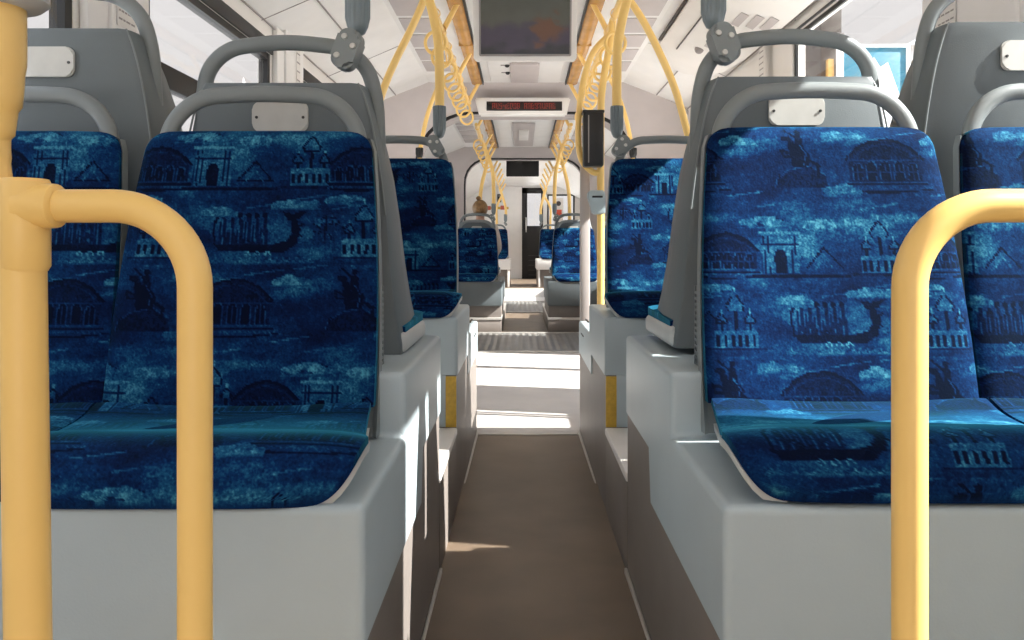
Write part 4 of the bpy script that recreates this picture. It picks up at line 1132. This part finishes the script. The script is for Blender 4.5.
bm = bmesh.new(); loft(bm, [[(-.2, -.7, 0), (.25, -.7, 0), (.25, -.5, 0), (-.2, -.5, 0)], [(-.08, -.7, 7.6), (.08, -.7, 7.6), (.08, -.5, 7.6), (-.08, -.5, 7.6)]]); finish('timber', bm, 'ochre', t)
bm = bmesh.new()
for z in (8.2, 10.6): box(bm, -.28, .46, -.6, -.5, z, z+.25, .01)
finish('band', bm, 'ink', t)
t = thing('building', 'pale stone house with a low gable outside the right window', 'building', (14.9, 28.0, -.85))
bm = bmesh.new(); box(bm, -.62, 2.6, -.5, 4, 0, 9.2, .02); finish('wall', bm, 'stone', t)
bm = bmesh.new(); prism(bm, [(-.75, 9.15), (2.75, 9.15), (1.6, 9.5), (.0, 9.62)], 4.6, lambda a, b, d: (a, -.6+d, b)); finish('roof', bm, 'roofgrey', t)
for x in (.0, 1.4):
    bm = bmesh.new(); box(bm, x, x+.6, -.55, -.45, 4.6, 6.6, .02); f = finish('window', bm, 'inkgrey', t)
# far tower beyond the left window
t = thing('tower', 'tiny pale spire on the skyline beyond the left window', 'tower', (-26.0, 70.0, -.85))
bm = bmesh.new(); box(bm, -.7, .7, -.7, .7, 0, 15.2, .05); finish('shaft', bm, 'stone', t)
bm = bmesh.new(); bmesh.ops.create_cone(bm, cap_ends=True, segments=8, radius1=.7, radius2=.02, depth=2.5, matrix=Matrix.Translation((0, 0, 16.4))); finish('spire', bm, 'roofgrey', t)

# ------------------------------------------------------------------ light, camera
W = bpy.data.worlds.new('sky'); S.world = W; W.use_nodes = True
nt = W.node_tree; bg = nt.nodes['Background']
bg.inputs['Strength'].default_value = 1.0
tc = nt.nodes.new('ShaderNodeTexCoord'); sp = nt.nodes.new('ShaderNodeSeparateXYZ'); nt.links.new(tc.outputs['Generated'], sp.inputs[0])
mr = nt.nodes.new('ShaderNodeValToRGB'); mr.color_ramp.elements[0].position = .0; mr.color_ramp.elements[0].color = (.50, .475, .475, 1)
mr.color_ramp.elements[1].position = .9; mr.color_ramp.elements[1].color = (2.15, 2.35, 2.65, 1)
e = mr.color_ramp.elements.new(.3); e.color = (.56, .535, .535, 1)
nt.links.new(sp.outputs[2], mr.inputs[0]); nt.links.new(mr.outputs[0], bg.inputs['Color'])
sun = bpy.data.lights.new('sun', 'SUN'); sun.energy = 12; sun.angle = math.radians(.6); sun.color = (1, .96, .90)
so = bpy.data.objects.new('sun', sun); C.objects.link(so)
el = math.radians(40); az = math.radians(11)
d = Vector((-math.cos(el)*math.cos(az), math.cos(el)*math.sin(az), -math.sin(el)))
so.rotation_euler = d.to_track_quat('-Z', 'Y').to_euler()
so.location = (6, 2, 6)
cam = bpy.data.cameras.new('camera'); co = bpy.data.objects.new('camera', cam); C.objects.link(co)
cam.sensor_width = 36; cam.lens = 36*750/1024; cam.shift_x = -10/1024; cam.shift_y = -72/1024
cam.clip_start = .02; cam.clip_end = 300
co.location = (0, 0, ZC); co.rotation_euler = (PI/2, 0, 0)
S.camera = co
S.view_settings.view_transform = 'Standard'; S.view_settings.look = 'None'; S.view_settings.gamma = 1; S.view_settings.use_curve_mapping = False
S.view_settings.exposure = .68
